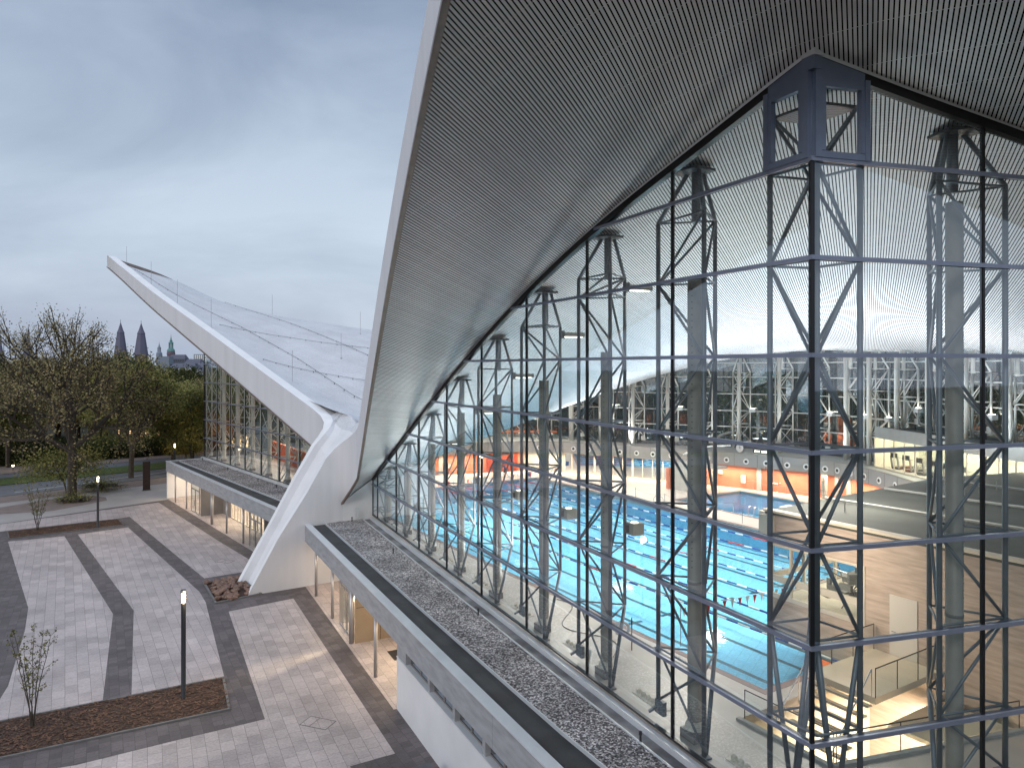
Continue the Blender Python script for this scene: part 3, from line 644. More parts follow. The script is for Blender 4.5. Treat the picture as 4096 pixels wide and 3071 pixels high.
# A-side: local x runs toward the near corner (-DA), y inward
COLTOP = [16.1, 13.6, 12.3, 11.4, 10.4, 9.0, 7.4, 5.6]
def put_mast(pf, s, sg, lab, m, group, zr, col_m, coltop, clab, light=True):
    b = pf(s)[:2]; q = pf(s - 1)[:2]; n1 = pf(s, 1)[:2]; rz = math.atan2(-(b[0] - q[0]) * 0 + (q[1] - b[1]), q[0] - b[0])
    # make local y point inward
    yx, yy = -math.sin(rz), math.cos(rz); flip = (yx * (n1[0] - b[0]) + yy * (n1[1] - b[1])) < 0
    if flip: rz += math.pi
    t = thing('lattice_mast', lab, 'lattice mast', (*b, 0), rz, group)
    c = (b[0] + (n1[0] - b[0]) * 1.05, b[1] + (n1[1] - b[1]) * 1.05); zt = roofat(*c)
    mast_mesh(zt - .02, m, t)
    if flip: t.scale = (-1, 1, 1)
    if coltop:
        cc = (b[0] + (n1[0] - b[0]) * .98, b[1] + (n1[1] - b[1]) * .98)
        d = thing('air_column', clab, 'air column', (*cc, 0), rz, group.replace('masts', 'air columns'))
        ct = min(coltop, zt - 2.2); r = .245
        MB().lathe((0, 0, 0), [(r, .25), (r, ct), (r - .03, ct), (0, ct)], 24).build('duct', col_m, d, True)
        MB().lathe((0, 0, 0), [(r + .012, zc) for zc in ()] or [(r + .004, 5.38), (r + .015, 5.4), (r + .015, 5.46), (r + .004, 5.48)], 24).build('clamp_ring', M_greypanel, d)
        fb = MB(); fb.box((.08, -.12, .16), (.75, .55, .32)); fb.build('base_box', M_greypanel, d); MB().lathe((0, 0, .32), [(.36, 0), (.30, .10), (.33, .14), (.27, .22), (.25, .28)], 14).build('sleeve', M_cream, d)
        hl = MB()
        for j in range(int((ct - 6) / .22)):
            z = 6 + j * .22; a = R(-60); hl.tube((r * .97 * math.cos(a), r * .97 * math.sin(a), z), ((r + .006) * math.cos(a), (r + .006) * math.sin(a), z), .02, 6)
        if ct > 7: hl.build('nozzles', M_black, d)
    return t, zt
GA = 'lattice masts behind the plaza glass facade'
for i, s in enumerate(MULA):
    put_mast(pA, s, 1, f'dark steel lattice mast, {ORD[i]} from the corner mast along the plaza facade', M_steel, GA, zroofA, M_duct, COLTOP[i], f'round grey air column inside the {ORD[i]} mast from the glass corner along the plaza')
put_mast(pB, MULB[0], 1, 'dark steel lattice mast to the right of the glass corner', M_steel, GA, zroofB, M_duct, 18.0, 'thick perforated grey air column to the right of the glass corner')
# corner mast
t = thing('lattice_mast', 'square dark steel mast with blue vent boxes at the glass corner', 'lattice mast', (0, 0, 0), 0, GA)
a_, b_ = Vector(pA(1.85, .35)), Vector(pB(1.87, .35)); c_ = Vector(pA(.0, .0)) + Vector((.33, .45, 0)); d_ = a_ + b_ - c_
V_ = lambda p, z: (p.x, p.y, z)
def tb(name, segs, r, n=8):
    b = MB()
    for p, q in segs: b.tube(p, q, r, n)
    return b.build(name, M_steel, t, True)
ztc = roofat(d_.x, d_.y)
for p in (a_, b_, c_, d_): tb('leg', [(V_(p, 5.43 if p in (c_, d_) else 0), V_(p, roofat(p.x, p.y) - .8 if p in (a_, b_) else 20.2))], .085)
mid1, mid2 = (a_ + c_) / 2 + (d_ - c_) * .25, (b_ + c_) / 2 + (d_ - c_) * .25
tb('splayed_leg', [(V_(c_, 5.43), V_(mid1, 0)), (V_(d_, 5.43), V_(mid1, .2)), (V_(a_, 5.43), V_(mid1, .6))], .075)
tb('splayed_leg', [(V_(c_, 5.43), V_(mid2, 0)), (V_(d_, 5.43), V_(mid2, .2)), (V_(b_, 5.43), V_(mid2, .6))], .075)
hz = []; dg = []; lv = TZ[::-1] + [20.4]
for z in lv[:-1]: hz += [(V_(a_, z), V_(c_, z)), (V_(c_, z), V_(b_, z)), (V_(b_, z), V_(d_, z)), (V_(d_, z), V_(a_, z))]
fl = 0
for z, y in zip(lv[1:-1], lv[2:]):
    for p, q in ((a_, c_), (c_, b_), (b_, d_), (d_, a_)):
        up = (p in (a_, b_)) ^ fl; dg.append((V_(p, z if up else y), V_(q, y if up else z)))
    fl ^= 1
tb('horizontal_ties', hz, .04, 6); tb('diagonal_braces', dg, .055, 6)
MB().prism([V_(a_, 0)[:2], V_(c_, 0)[:2], V_(b_, 0)[:2], V_(d_, 0)[:2]], 20.25, 20.33).build('head_plate', M_black, t)
# far wing
GF = 'pale lattice masts behind the far glass facade'
for i, s in enumerate(MULA):
    put_mast(lambda s, o=0, z=0: pA(s, o, z, -1), s, -1, f'pale lattice mast, {ORD[i]} from the far end under the far wing', M_steel_lit, GF, None, M_ductw, COLTOP[i] if i < 6 else None, f'round pale air column at the {ORD[i]} mast from the far end of the far wing')
put_mast(lambda s, o=0, z=0: pA(s, o, z, -1), 1.3, -1, 'pale lattice mast at the far glass corner under the far wing', M_steel_lit, GF, None, M_ductw, None, '')
MB().prism([pA(.1, -.05, 0, -1)[:2], pA(-.05, -.05, 0, -1)[:2], pB(.12, .1, 0, -1)[:2], pA(.1, .1, 0, -1)[:2]], .18, 20.5).build('corner_mullion', M_black, fFA)
for i, s in enumerate(MULB[:6]):
    put_mast(lambda s, o=0, z=0: pB(s, o, z, -1), s, -1, f'pale lattice mast, {ORD[i]} along the park side of the far wing', M_steel_lit, 'pale lattice masts on the park side of the far wing', None, M_ductw, None, '')

# ------------------------------------------------------------------ back facade (gallery level) with white masts
CP = [(-4, 92.5), (0, 92), (3.7, 90.5), (7.5, 88.6), (10.9, 86.5), (14.3, 84.2), (18, 82.6), (21.5, 81), (25.2, 79.3), (28.8, 76.9), (31.2, 73.9), (33.0, 70.4), (33.6, 67), (34, 62.9), (34.3, 58.7), (34.7, 54.5), (35.1, 50.3), (35.6, 46), (36.2, 42)]
OUT = []
for i, p in enumerate(CP):
    a, b = CP[max(0, i - 1)], CP[min(len(CP) - 1, i + 1)]; d = Vector((b[0] - a[0], b[1] - a[1])).normalized(); n = (-d.y, d.x); OUT.append((p[0] + n[0] * 1.5, p[1] + n[1] * 1.5))
gb = thing('back_facade', 'rear glass wall of the hall with thin white transoms and dark trees beyond', 'glass facade', (0, 0, 0))
g = MB(); tr = MB()
for i in range(len(OUT) - 1):
    a, b = OUT[i], OUT[i + 1]; g = MB(); g.poly([(*a, 3.8), (*b, 3.8), (*b, roofat(*b)), (*a, roofat(*a))]); g.build('glass_pane', M_glassC, gb)
    MB().box((a[0], a[1], (3.8 + roofat(*a)) / 2), (.07, .10, roofat(*a) - 3.8)).build('mullion', M_black, gb)
for z in (6.2, 8.0, 9.9, 11.8, 13.4):
    tr = MB()
    for i in range(len(OUT) - 1):
        a, b = OUT[i], OUT[i + 1]
        if roofat(*a) > z: tr.bar((*e_(a, CP[i], .1), z), (*e_(b, CP[i + 1], .1), z), .08, .10)
    tr.build('transom', M_steel_lit, gb)
proto_h = {}
for i, p in enumerate(CP[1:-1]):
    i += 1; a, b = CP[i - 1], CP[i + 1]; d = Vector((b[0] - a[0], b[1] - a[1])).normalized(); rz = math.atan2(d.y, d.x) + math.pi
    zt = roofat(*p); t = thing('back_mast', f'white lattice mast on the gallery, {ORD[i - 1]} from the left along the rear glass', 'lattice mast', (OUT[i][0], OUT[i][1], 0), rz, 'white lattice masts on the gallery')
    z0 = 3.8 if p[1] > 66 else 7.5
    mast_mesh(zt, M_steel_lit, t, 1.5, .95, z0)
    if i > 1: MB().tube((.0, 1.7, z0), (.0, 1.7, zt - .6), .21, 14).build('air_duct', M_ductw, t, True)
    if i % 2 == 0 or i > 9:
        MB().box((-1.2, .5, 8.1 if z0 < 4 else 9.2), (.6, .5, .4)).build('floodlight', M_ropew, t); MB().box((-1.2, .5, 8.32 if z0 < 4 else 9.42), (.35, .3, .03)).build('light_panel', M_light, t)

# ------------------------------------------------------------------ hall: deck, pools
def fuw(name, pts, z, m): return flat(name, [xy(*p) for p in pts], z, m)
dk = MB()
for q in ([(1.8, 3.3), (42, -1.4), (42, 4.5), (1.8, 4.5)], [(-1.8, 3.3), (1.8, 3.3), (1.8, 4.5), (-1.8, 4.5)], [(-48.9, -2.1), (-1.8, 3.3), (-1.8, 4.5), (-48.9, 4.5)], [(-55, 4.5), (-8.2, 4.5), (-8.2, 27.5), (-58, 27.5)],
          [(-58, 27.5), (42, 27.5), (42, 31.1), (-58, 31.1)], [(-58, 31.1), (10.4, 31.1), (10.4, 50), (-58, 50)], [(24, 31.1), (54, 31.1), (54, 50), (24, 50)], [(10.4, 40.5), (24, 40.5), (24, 50), (10.4, 50)],
          [(42, -1.4), (48.8, -2.1), (50.1, 1.75), (42, 1.75)], [(42, 1.75), (43.1, 1.75), (43.1, 10), (42, 10)], [(46.8, 1.75), (50.1, 1.75), (52.4, 10), (49.1, 10)], [(42, 10), (52.4, 10), (58, 31.1), (42, 31.1)]):
    dk.prism([xy(*p) for p in q], -.35, 0)
tag(dk.build('floor', M_deck), kind='structure')
def pool(u0, u1, w0, w1, dep, label, lanes=0):
    t = thing('swimming_pool', label, 'swimming pool', (0, 0, 0)); b = MB()
    c = [xy(u0, w0), xy(u1, w0), xy(u1, w1), xy(u0, w1)]
    b.poly([(*p, -dep) for p in c]); bo = b.build('basin_floor', M_tile, t)
    if bo.data.polygons[0].normal.z < 0: bo.data.flip_normals()
    w = MB()
    for i in range(4):
        p, q = c[i], c[(i + 1) % 4]; w.poly([(*p, -dep), (*q, -dep), (*q, -.02), (*p, -.02)])
    w.build('basin_wall', mat('basin_wall_tiles', (.22, .55, .78), .4), t)
    gr = MB()
    for (a, b_, c0, d0) in ((u0 - .35, u1 + .35, w0 - .35, w0), (u0 - .35, u1 + .35, w1, w1 + .35), (u0 - .35, u0, w0, w1), (u1, u1 + .35, w0, w1)):
        gr.prism([xy(a, c0), xy(b_, c0), xy(b_, d0), xy(a, d0)], .0, .012)
    gr.build('overflow_channel', mat('channel_grate', (.22, .15, .14), .6), t)
    o = flat('water', [xy(u0, w0), xy(u1, w0), xy(u1, w1), xy(u0, w1)], -.12, M_water)
    return t
pl = pool(-8.2, 42, 4.5, 27.5, 1.7, 'large blue swimming pool with lane lines and floating lane ropes')
pool(10.4, 24, 31.1, 40.5, 2.2, 'smaller blue diving pool behind the main pool')
lw = 2.6; w00 = 4.5 + 1.45
for i in range(9):
    w = w00 + i * lw - .2 + (0 if i else .05); b = MB(); b.prism([xy(-5.5, w - .13), xy(40, w - .13), xy(40, w + .13), xy(-5.5, w + .13)], -1.696, -1.69)
    for uu in (40, -5.5, 5 + 0, 30.0): b.prism([xy(uu - .13, w - .55), xy(uu + .13, w - .55), xy(uu + .13, w + .55), xy(uu - .13, w + .55)], -1.689, -1.684)
    b.build('lane_line', M_line, pl)
for i in range(7):
    w = w00 + (i + 2) * lw - 1.4; r = thing('lane_rope', f'floating blue and white lane rope, {ORD[i]} from the plaza side', 'lane rope', P(17, w, -.1), math.atan2(UY, UX), 'floating lane ropes'); L_ = {k: MB() for k in 'wbr'}
    x = -25.0; j = 0
    while x < 24.6:
        kk = 'r' if (x < -20 or (7.0 < x < 8.6)) else ('w' if (j // 1) % 2 else 'b'); ln = .75
        L_[kk].lathe((0, 0, 0), [(0, 0)], 3) if 0 else L_[kk].tube((x, 0, 0), (x + ln - .06, 0, 0), .048, 6); x += ln; j += 1
    L_['w'].build('white_floats', M_ropew, r); L_['b'].build('blue_floats', M_ropeb, r); L_['r'].build('red_floats', M_roper, r)
    r.children
# flags
def flags(u, label):
    r = thing('flag_line', label, 'flag line', P(u, 5.0, 1.75), math.atan2(WY, WX)); wv = MB(); wr_ = MB(); ww = MB(); x = 0; j = 0
    while x < 21.5:
        z = -.9 * 4 * (x / 22) * (1 - x / 22) * .35; b = wr_ if j % 2 else ww; b.poly([(x, 0, z), (x + .28, 0, z), (x + .16, .03, z - .48)]); wv.tube((x, 0, z), (x + .55, 0, -.9 * 4 * ((x + .55) / 22) * (1 - (x + .55) / 22) * .35), .012, 4); x += .55; j += 1
    wr_.build('red_pennants', M_flagr, r); ww.build('white_pennants', M_flagw, r); wv.build('cord', M_ropew, r)
    MB().tube((-.1, 0, -1.75), (-.1, 0, .1), .025, 6).build('post', M_chrome, r); MB().tube((22.2, 0, -1.75), (22.2, 0, .1), .025, 6).build('post', M_chrome, r)
flags(37, 'string of red and white pennants across the near end of the pool'); flags(-3.2, 'string of red and blue pennants across the far end of the pool')
# starting block with the number 8
sb = thing('starting_block', 'white starting block with orange top and the number 8', 'starting block', P(42.5, 7.3, 0), math.atan2(UY, UX))
MB().prism([(-.35, -.32), (.45, -.32), (.45, .32), (-.35, .32)], .0, .62).build('body', M_ropew, sb); MB().prism([(-.38, -.34), (.45, -.34), (.45, .34), (-.38, .34)], .62, .68).build('top_plate', M_orange, sb)
fc = bpy.data.curves.new('number', 'FONT'); fc.body = '8'; fc.size = .48; fc.extrude = .004; fc.align_x = 'CENTER'; fo = bpy.data.objects.new('number', fc); sc.collection.objects.link(fo)
bpy.context.view_layer.update()
me = bpy.data.meshes.new_from_object(fo); bpy.data.objects.remove(fo); fo = bpy.data.objects.new('number', me); sc.collection.objects.link(fo); me.materials.append(M_dark); fo.parent = sb
fo.rotation_euler = (R(90), 0, 0); fo.location = (.02, -.327, .14)
# ------------------------------------------------------------------ far walls and gallery
WP = [(-19.5, 76.6), (-18, 78.4), (-16, 80.8), (-13, 83), (-8.6, 85.6), (-4, 87.5), (1.5, 89.3), (6.5, 88.4), (10, 86.4), (14.1, 83.6), (18.3, 81.0), (22.2, 78.3), (26, 75), (30, 71.7), (31.8, 69.5), (32.6, 66.8), (33, 62), (32.8, 57.4), (32.5, 50), (32.3, 44)]
gw = thing('terracotta_wall', 'orange red wall under the gallery on the far side of the pools', 'wall', (0, 0, 0))
wr = MB(); wg = MB(); wf = MB(); wc = MB(); wd_ = MB()
for i in range(len(WP) - 1):
    a, b = WP[i], WP[i + 1]; d = Vector((b[0] - a[0], b[1] - a[1])).normalized(); n = (-d.y, d.x)
    if 7 <= i <= 9:
        wg.poly([(*a, .1), (*b, .1), (*b, 2.35), (*a, 2.35)])
        ln = math.dist(a, b)
        for j in range(4): p = e_(a, b, j / 4); wf.box((*p, 1.2), (.22 if j == 0 else .09, .14, 2.4), math.atan2(d.y, d.x))
        wf.strip(a, b, n, -.06, .08, 0, .12); wf.strip(a, b, n, -.06, .08, 2.3, 2.44)
    elif i == 6: wc.strip(a, b, n, 0, .3, 0, 2.44)
    else: wr.strip(a, b, n, 0, .3, 0, 2.44)
    if i in (3, 4, 5, 11, 12, 14, 16): wc.box((a[0] - n[0] * .2, a[1] - n[1] * .2, 1.22), (.45, .3, 2.44), math.atan2(d.y, d.x))
wr.build('red_wall', M_red, gw); wg.build('glazing', glassmat('pool_side_glass', (.3, .32, .32), .6, .01, .72), gw); wf.build('glazing_frame', M_beige, gw); wc.build('pillar', M_conc2, gw)
lv_ = MB(); a, b = e_(WP[5], WP[6], .15), e_(WP[5], WP[6], .85)
for j in range(16): lv_.bar((a[0] + .05, a[1] - .12, .1 + j * .145), (b[0] + .05, b[1] - .12, .1 + j * .145), .08, .06)
lv_.build('louvre', M_reddark, gw)
fr_ = thing('red_tiled_wall', 'red tiled wall inside the far wing seen through its glass', 'wall', (0, 0, 0)); q_ = MB(); q_.prism([xy(-12, 6), xy(-46, 6), xy(-46, 6.3), xy(-12, 6.3)], 0, 2.3); q_.build('low_wall', paver('red_tiles', (.42, .09, .05), .35, .35, R(58), .05, 1.9, .05), fr_); q_ = MB(); q_.prism([xy(-13, 13), xy(-40, 13), xy(-40, 13.4), xy(-13, 13.4)], 0, 5.0); q_.build('tall_wall', M_red, fr_)
# room behind the glazing
flat('inner_floor', [(6.5, 88.7), (18.3, 81.3), (21, 86), (9, 93)], .02, M_deck)
FP = []
for i, p in enumerate(WP):
    a, b = WP[max(0, i - 1)], WP[min(len(WP) - 1, i + 1)]; d = Vector((b[0] - a[0], b[1] - a[1])).normalized(); n = (d.y, -d.x); FP.append((p[0] + n[0] * .75, p[1] + n[1] * .75))
gl = thing('gallery', 'grey gallery parapet with round vents running around the hall', 'gallery', (0, 0, 0))
fs = MB(); jt = MB()
for i in range(len(FP) - 1):
    a, b = FP[i], FP[i + 1]; d = Vector((b[0] - a[0], b[1] - a[1])).normalized(); n = (-d.y, d.x); fs.strip(a, b, n, 0, .16, 2.44, 3.78)
    ln = math.dist(a, b)
    for j in range(max(1, int(ln / 2.2))): p = e_(a, b, j / max(1, int(ln / 2.2))); jt.box((p[0] - n[0] * .004, p[1] - n[1] * .004, 3.1), (.025, .012, 1.3), math.atan2(d.y, d.x))
fs.build('parapet', mat('gallery_panel', (.30, .30, .30), .6, noise=(1, .05)), gl); jt.build('panel_joints', M_dark, gl)
OO = [(-24, 84), (-14, 95.0)] + OUT[0:]
sl1 = MB()
top = FP; 
ring = FP + OO[::-1]
MBp = MB(); MBp.poly([(*p, 3.78) for p in ring]); so_ = MBp.build('slab', M_conc2, gl)
MBp = MB(); MBp.poly([(*p, 2.45) for p in ring]); MBp.build('ceiling', M_ropew, gl)
vents = [2158, 2294, 2354.5, 2416.7, 2480, 2546.6, 2612, 2685, 2830.5, 2906.5, 2984.7, 3065, 3149, 3225, 3301, 3350, 3402, 3458, 3517, 3581]
for j, vx in enumerate(vents):
    k_ = (vx - CX) / FPX
    for i in range(len(FP) - 1):
        a, b = FP[i], FP[i + 1]
        if a[0] / a[1] <= k_ < b[0] / b[1]:
            dx, dy = b[0] - a[0], b[1] - a[1]; tt = (k_ * a[1] - a[0]) / (dx - k_ * dy); p = (a[0] + tt * dx, a[1] + tt * dy); d = Vector((dx, dy)).normalized(); n = (d.y, -d.x)
            v = MB(); v.tube((*p, 3.0), (p[0] + n[0] * .05, p[1] + n[1] * .05, 3.0), .30, 18); v.build('vent_ring', M_ropew, gl)
            v = MB(); v.tube((p[0] + n[0] * .04, p[1] + n[1] * .04, 3.0), (p[0] + n[0] * .08, p[1] + n[1] * .08, 3.0), .16, 14); v.build('vent_mouth', M_black, gl)
# outer shell: wall below rear glass, so no daylight leaks
ow = MB()
for i in range(len(OUT) - 1):
    a, b = OUT[i], OUT[i + 1]; ow.poly([(*a, ZP), (*b, ZP), (*b, 3.8), (*a, 3.8)])
tag(ow.build('rear_wall', M_conc2), 'plain concrete wall below the rear glazing of the hall', 'wall')
flat('rear_floor', [(-24, 84), (-16, 80.8), (1.5, 89.3), (18.3, 81), (30, 71.7), (33, 62), (32.3, 44)] + [(38, 44)] + [p for p in OUT[::-1]] + [(-14, 95)], -.02, M_deck)

# gym
gy = thing('gym_room', 'brightly lit glazed gym room above the gallery', 'room', (0, 0, 0)); F_ = [(33.2, 65.5), (33.55, 59.5), (34.0, 53.5), (34.9, 46), (35.3, 42)]
gp = MB(); gf = MB(); par = MB(); bk = MB()
for i in range(4):
    a, b = F_[i], F_[i + 1]; d = Vector((b[0] - a[0], b[1] - a[1])).normalized(); n = (-d.y, d.x)
    gp.poly([(*a, 3.85), (*b, 3.85), (*b, 6.5), (*a, 6.5)]); par.strip(a, b, n, 0, .2, 6.5, 7.5); ln = math.dist(a, b)
    for j in range(int(ln / 1.45)): p = e_(a, b, j / int(ln / 1.45)); gf.box((*p, 5.17), (.09, .08, 2.7), math.atan2(d.y, d.x))
    gf.strip(a, b, n, -.03, .05, 3.8, 3.9)
gp.build('glazing', M_glass, gy); gf.build('glazing_frame', M_beige, gy); par.build('parapet', M_conc2, gy)
bk.poly([(38.5, 66.5, 3.8), (40, 41, 3.8), (40, 41, 7.3), (38.5, 66.5, 7.3)]); bk.poly([(33.2, 65.5, 3.8), (38.5, 66.5, 3.8), (38.5, 66.5, 6.6), (33.2, 65.5, 6.6)]); bk.build('inner_wall', M_litwall, gy)
MB().poly([(33.2, 65.5, 3.83), (35.3, 42, 3.83), (40, 41, 3.83), (38.5, 66.5, 3.83)]).build('inner_floor', M_deck, gy)
MB().poly([(33.3, 65.4, 6.62), (35.4, 42, 6.62), (40, 41, 6.62), (38.5, 66.4, 6.62)]).build('lit_ceiling', M_lit, gy)
MB().prism([(33.3, 65.4), (35.4, 42), (42, 41), (40.5, 66.4)], 7.3, 7.4).build('roof', M_darkroof, gy)
def treadmill(x, y, i):
    t = thing('treadmill', f'grey treadmill behind the gym glass, {ORD[i]} from the left', 'treadmill', (x, y, 3.84), R(20), 'treadmills in the gym')
    MB().box((.35, 0, .12), (1.7, .7, .2)).build('running_deck', M_dark, t)
    m = MB(); 
    for s in (-.34, .34): m.bar((-.45, s, .1), (-.62, s, 1.15), .09, .14); m.bar((-.62, s, 1.12), (.05, s, 1.0), .05, .06)
    m.build('uprights', M_greypanel, t); MB().box((-.66, 0, 1.25), (.08, .68, .42)).build('console', M_dark, t)
for i in range(6): treadmill(34.6 + i * .12, 63.9 - i * 1.75, i)
# bike silhouette
# ------------------------------------------------------------------ stair block with board-formed wall
st = thing('stair_block', 'board formed concrete block with dark flat roof in the middle of the hall', 'building block', (0, 0, 0))
W0 = 10.0
def wallface(u0, u1, z0, z1, th=.25): 
    m = MB(); m.prism([xy(u0, W0), xy(u1, W0), xy(u1, W0 + th), xy(u0, W0 + th)], z0, z1); return m
wd = wallface(38.0, 42.9, -.4, 1.75); 
for m2 in (wallface(38.0, 42.9, 4.35, 5.75), wallface(42.9, 58, -4.5, 5.75)): 
    n = len(wd.v); wd.v += m2.v; wd.f += [tuple(i + n for i in f_) for f_ in m2.f]
wd.prism([xy(38.0, W0 + .25), xy(38.25, W0 + .25), xy(37.5, 26), xy(37.25, 26)], 4.35, 5.75); wd.prism([xy(38.0, W0 + .25), xy(38.25, W0 + .25), xy(37.5, 26), xy(37.25, 26)], -.4, 1.75)
wd.build('board_wall', M_wood, st)
rf = MB(); rf.prism([xy(37.7, W0 - .05), xy(58, W0 - .05), xy(60, 42), xy(40, 42), xy(36.6, 28)], 5.75, 5.86); rf.build('flat_roof', M_darkroof, st)
rl = MB()
for ww in (15, 20.5, 26.5): rl.tube(P(37.6, ww, 6.0), P(58, ww + 1.5, 6.0), .07, 6)
for uu, ww in ((40, 13), (42, 18), (45, 23), (41, 26)): rl.tube(P(uu, ww, 5.86), P(uu, ww, 6.5), .03, 5)
rl.build('roof_pipes', M_conc2, st)
kb = MB(); kb.prism([xy(37.6, W0 - .08), xy(58, W0 - .08), xy(58, W0 + .35), xy(37.6, W0 + .35)], 5.86, 5.97); kb.build('roof_kerb', M_warmwall, st)
gf = MB()
for a, b, z0, z1 in ((38.0, 42.9, 1.75, 1.95), (38.0, 42.9, 4.25, 4.35), (38.0, 42.9, 2.55, 2.85)): gf.prism([xy(a, W0 - .04), xy(b, W0 - .04), xy(b, W0 + .12), xy(a, W0 + .12)], z0, z1)
for u in (38.0, 39.1, 40.3, 42.78): gf.prism([xy(u, W0 - .03), xy(u + .12, W0 - .03), xy(u + .12, W0 + .1), xy(u, W0 + .1)], 1.95, 4.25)
for w in (12.6, 15.2, 18, 21): gf.prism([xy(37.9, w), xy(38.05, w), xy(38.05, w + .15), xy(37.9, w + .15)], 1.75, 4.35)
gf.prism([xy(37.88, 10.1), xy(38.02, 10.1), xy(37.6, 26), xy(37.45, 26)], 2.6, 2.85)
gf.build('window_frame', M_beige, st)
wg = MB(); wg.poly([P(38, W0 + .05, 1.95), P(42.8, W0 + .05, 1.95), P(42.8, W0 + .05, 4.25), P(38, W0 + .05, 4.25)]); wg.poly([P(38, W0, 1.75), P(37.5, 26, 1.75), P(37.5, 26, 4.35), P(38, W0, 4.35)]); wg.build('window_glass', M_glass, st)
MB().prism([xy(38.2, W0 + .3), xy(43, W0 + .3), xy(43, 26), xy(37.8, 26)], 1.6, 1.74).build('room_floor', M_warmwall, st)
MB().prism([xy(42.95, W0 + .3), xy(43.1, W0 + .3), xy(43.1, 26), xy(42.95, 26)], 1.74, 5.7).build('room_wall', M_warmwall, st)
dr = MB(); dr.prism([xy(44.0, W0 - .04), xy(45.15, W0 - .04), xy(45.15, W0), xy(44.0, W0)], .95, 3.45); dr.build('door', mat('door_beige', (.55, .51, .47), .5), st)
hn = MB(); hn.tube(P(44.12, W0 - .1, 1.95), P(44.3, W0 - .1, 1.95), .02, 6); hn.build('door_handle', M_chrome, st)
for o in bpy.data.objects:
    if o.name.startswith('door_handle'): o.parent = [q for q in bpy.data.objects if q.name.startswith('door') and q.parent == st and q.name.split('.')[0] == 'door'][0]
# machines seen in the window
mc = thing('plant_machine', 'cluttered dark equipment behind the window of the stair block', 'equipment', P(41.4, 12, 1.74), R(20)); rr = random.Random(3)
b = MB()
for _ in range(26): b.box((rr.uniform(-1.6, 1.6), rr.uniform(-.8, .8), rr.uniform(.2, 1.9)), (rr.uniform(.1, .6), rr.uniform(.1, .5), rr.uniform(.08, .5)), rr.uniform(0, 3))
b.build('casings', M_greypanel, mc); b = MB()
for _ in range(14): b.tube((rr.uniform(-1.6, 1.6), rr.uniform(-.8, .8), rr.uniform(0, 1)), (rr.uniform(-1.6, 1.6), rr.uniform(-.8, .8), rr.uniform(1, 2.2)), .03, 6)
b.build('pipes', M_chrome, mc)
for i, (u, w, sx) in enumerate(((37.2, 12.6, 1.0), (37.3, 10.9, .9), (37.9, 10.2, .9))):
    t = thing('air_outlet_box', ['beige box at the far end of the block roof corner', 'middle beige box at the roof corner of the board formed block', 'nearest beige box at the roof corner of the board formed block'][i], 'air outlet', P(u, w, 5.2), math.atan2(UY, UX), 'beige boxes at the roof corner of the stair block')
    MB().box((0, 0, 0), (.75, .85, 1.0)).build('casing', M_cream, t); MB().box((-.385, 0, 0), (.03, .7, .85)).build('grille', M_dark, t)
# landing, pit, stairs
pt = thing('stairwell', 'open stairwell with glass balustrades sunk in the pool deck', 'stairwell', (0, 0, 0))
pit = [(43.1, 1.75), (46.8, 1.75), (49.1, 10), (43.1, 10)]; b = MB()
for i in (0, 1, 3): p, q = pit[i], pit[(i + 1) % 4]; b.poly([P(*p, -4.5), P(*q, -4.5), P(*q, 0), P(*p, 0)])
b.build('pit_wall', M_warmwall, pt); MB().poly([P(*p, -4.5) for p in pit]).build('lower_floor', M_deck, pt)
MB().prism([xy(43.1, 1.55), xy(46.85, 1.55), xy(46.85, 1.75), xy(43.1, 1.75)], 0, .10).build('kerb', M_conc2, pt)
MB().prism([xy(46.8, 1.75), xy(47.0, 1.75), xy(49.3, 10), xy(49.1, 10)], 0, .10).build('kerb', M_conc2, pt)
MB().prism([xy(43.3, 5.6), xy(46.0, 5.6), xy(46.0, 9.95), xy(43.3, 9.95)], .70, .95).build('landing', M_warmwall, pt)
MB().prism([xy(46.0, 6.4), xy(47.6, 6.4), xy(48.6, 9.95), xy(46.0, 9.95)], -.35, -.2).build('lower_landing', M_warmwall, pt)
sw = MB(); sw2 = MB()
for j in range(12):
    w = 5.6 - (j + 1) * .30; z = .95 - (j + 1) * .30; sw.prism([xy(43.4, w), xy(45.9, w), xy(45.9, w + .28), xy(43.4, w + .28)], z - .05, z); sw2.prism([xy(43.4, w), xy(45.9, w), xy(45.9, w + .05), xy(43.4, w + .05)], z + .002, z + .006)
sw.build('steps', M_warmwall, pt); sw2.build('step_nosing', M_dark, pt)
bl = MB(); rlb = MB()
for (a, b_, z) in (((46.0, 5.6), (46.0, 9.9), .95), ((43.35, 5.5), (43.35, 9.9), .95), ((46.9, 1.9), (49.0, 9.5), 0), ((43.2, 1.9), (46.8, 1.9), 0)):
    p, q = P(*a, z), P(*b_, z); bl.poly([p, q, (q[0], q[1], z + 1.05), (p[0], p[1], z + 1.05)]); rlb.tube((p[0], p[1], z + 1.07), (q[0], q[1], z + 1.07), .022, 6)
    for k_ in (0, .33, .66, 1): x_, y_ = p[0] + (q[0] - p[0]) * k_, p[1] + (q[1] - p[1]) * k_; rlb.tube((x_, y_, z), (x_, y_, z + 1.07), .018, 5)
bl.build('glass_balustrade', M_glass, pt); rlb.build('handrail', M_dark, pt)
rlb = MB()
for u in (43.45, 45.85): rlb.tube(P(u, 5.6, 1.95), P(u, 2.0, -1.65), .025, 6); [rlb.tube(P(u, 5.6 - q * .9, .95 - q * .9), P(u, 5.6 - q * .9, 1.95 - q * .9), .02, 5) for q in range(5)]
rlb.build('stair_rail', M_chrome, pt)

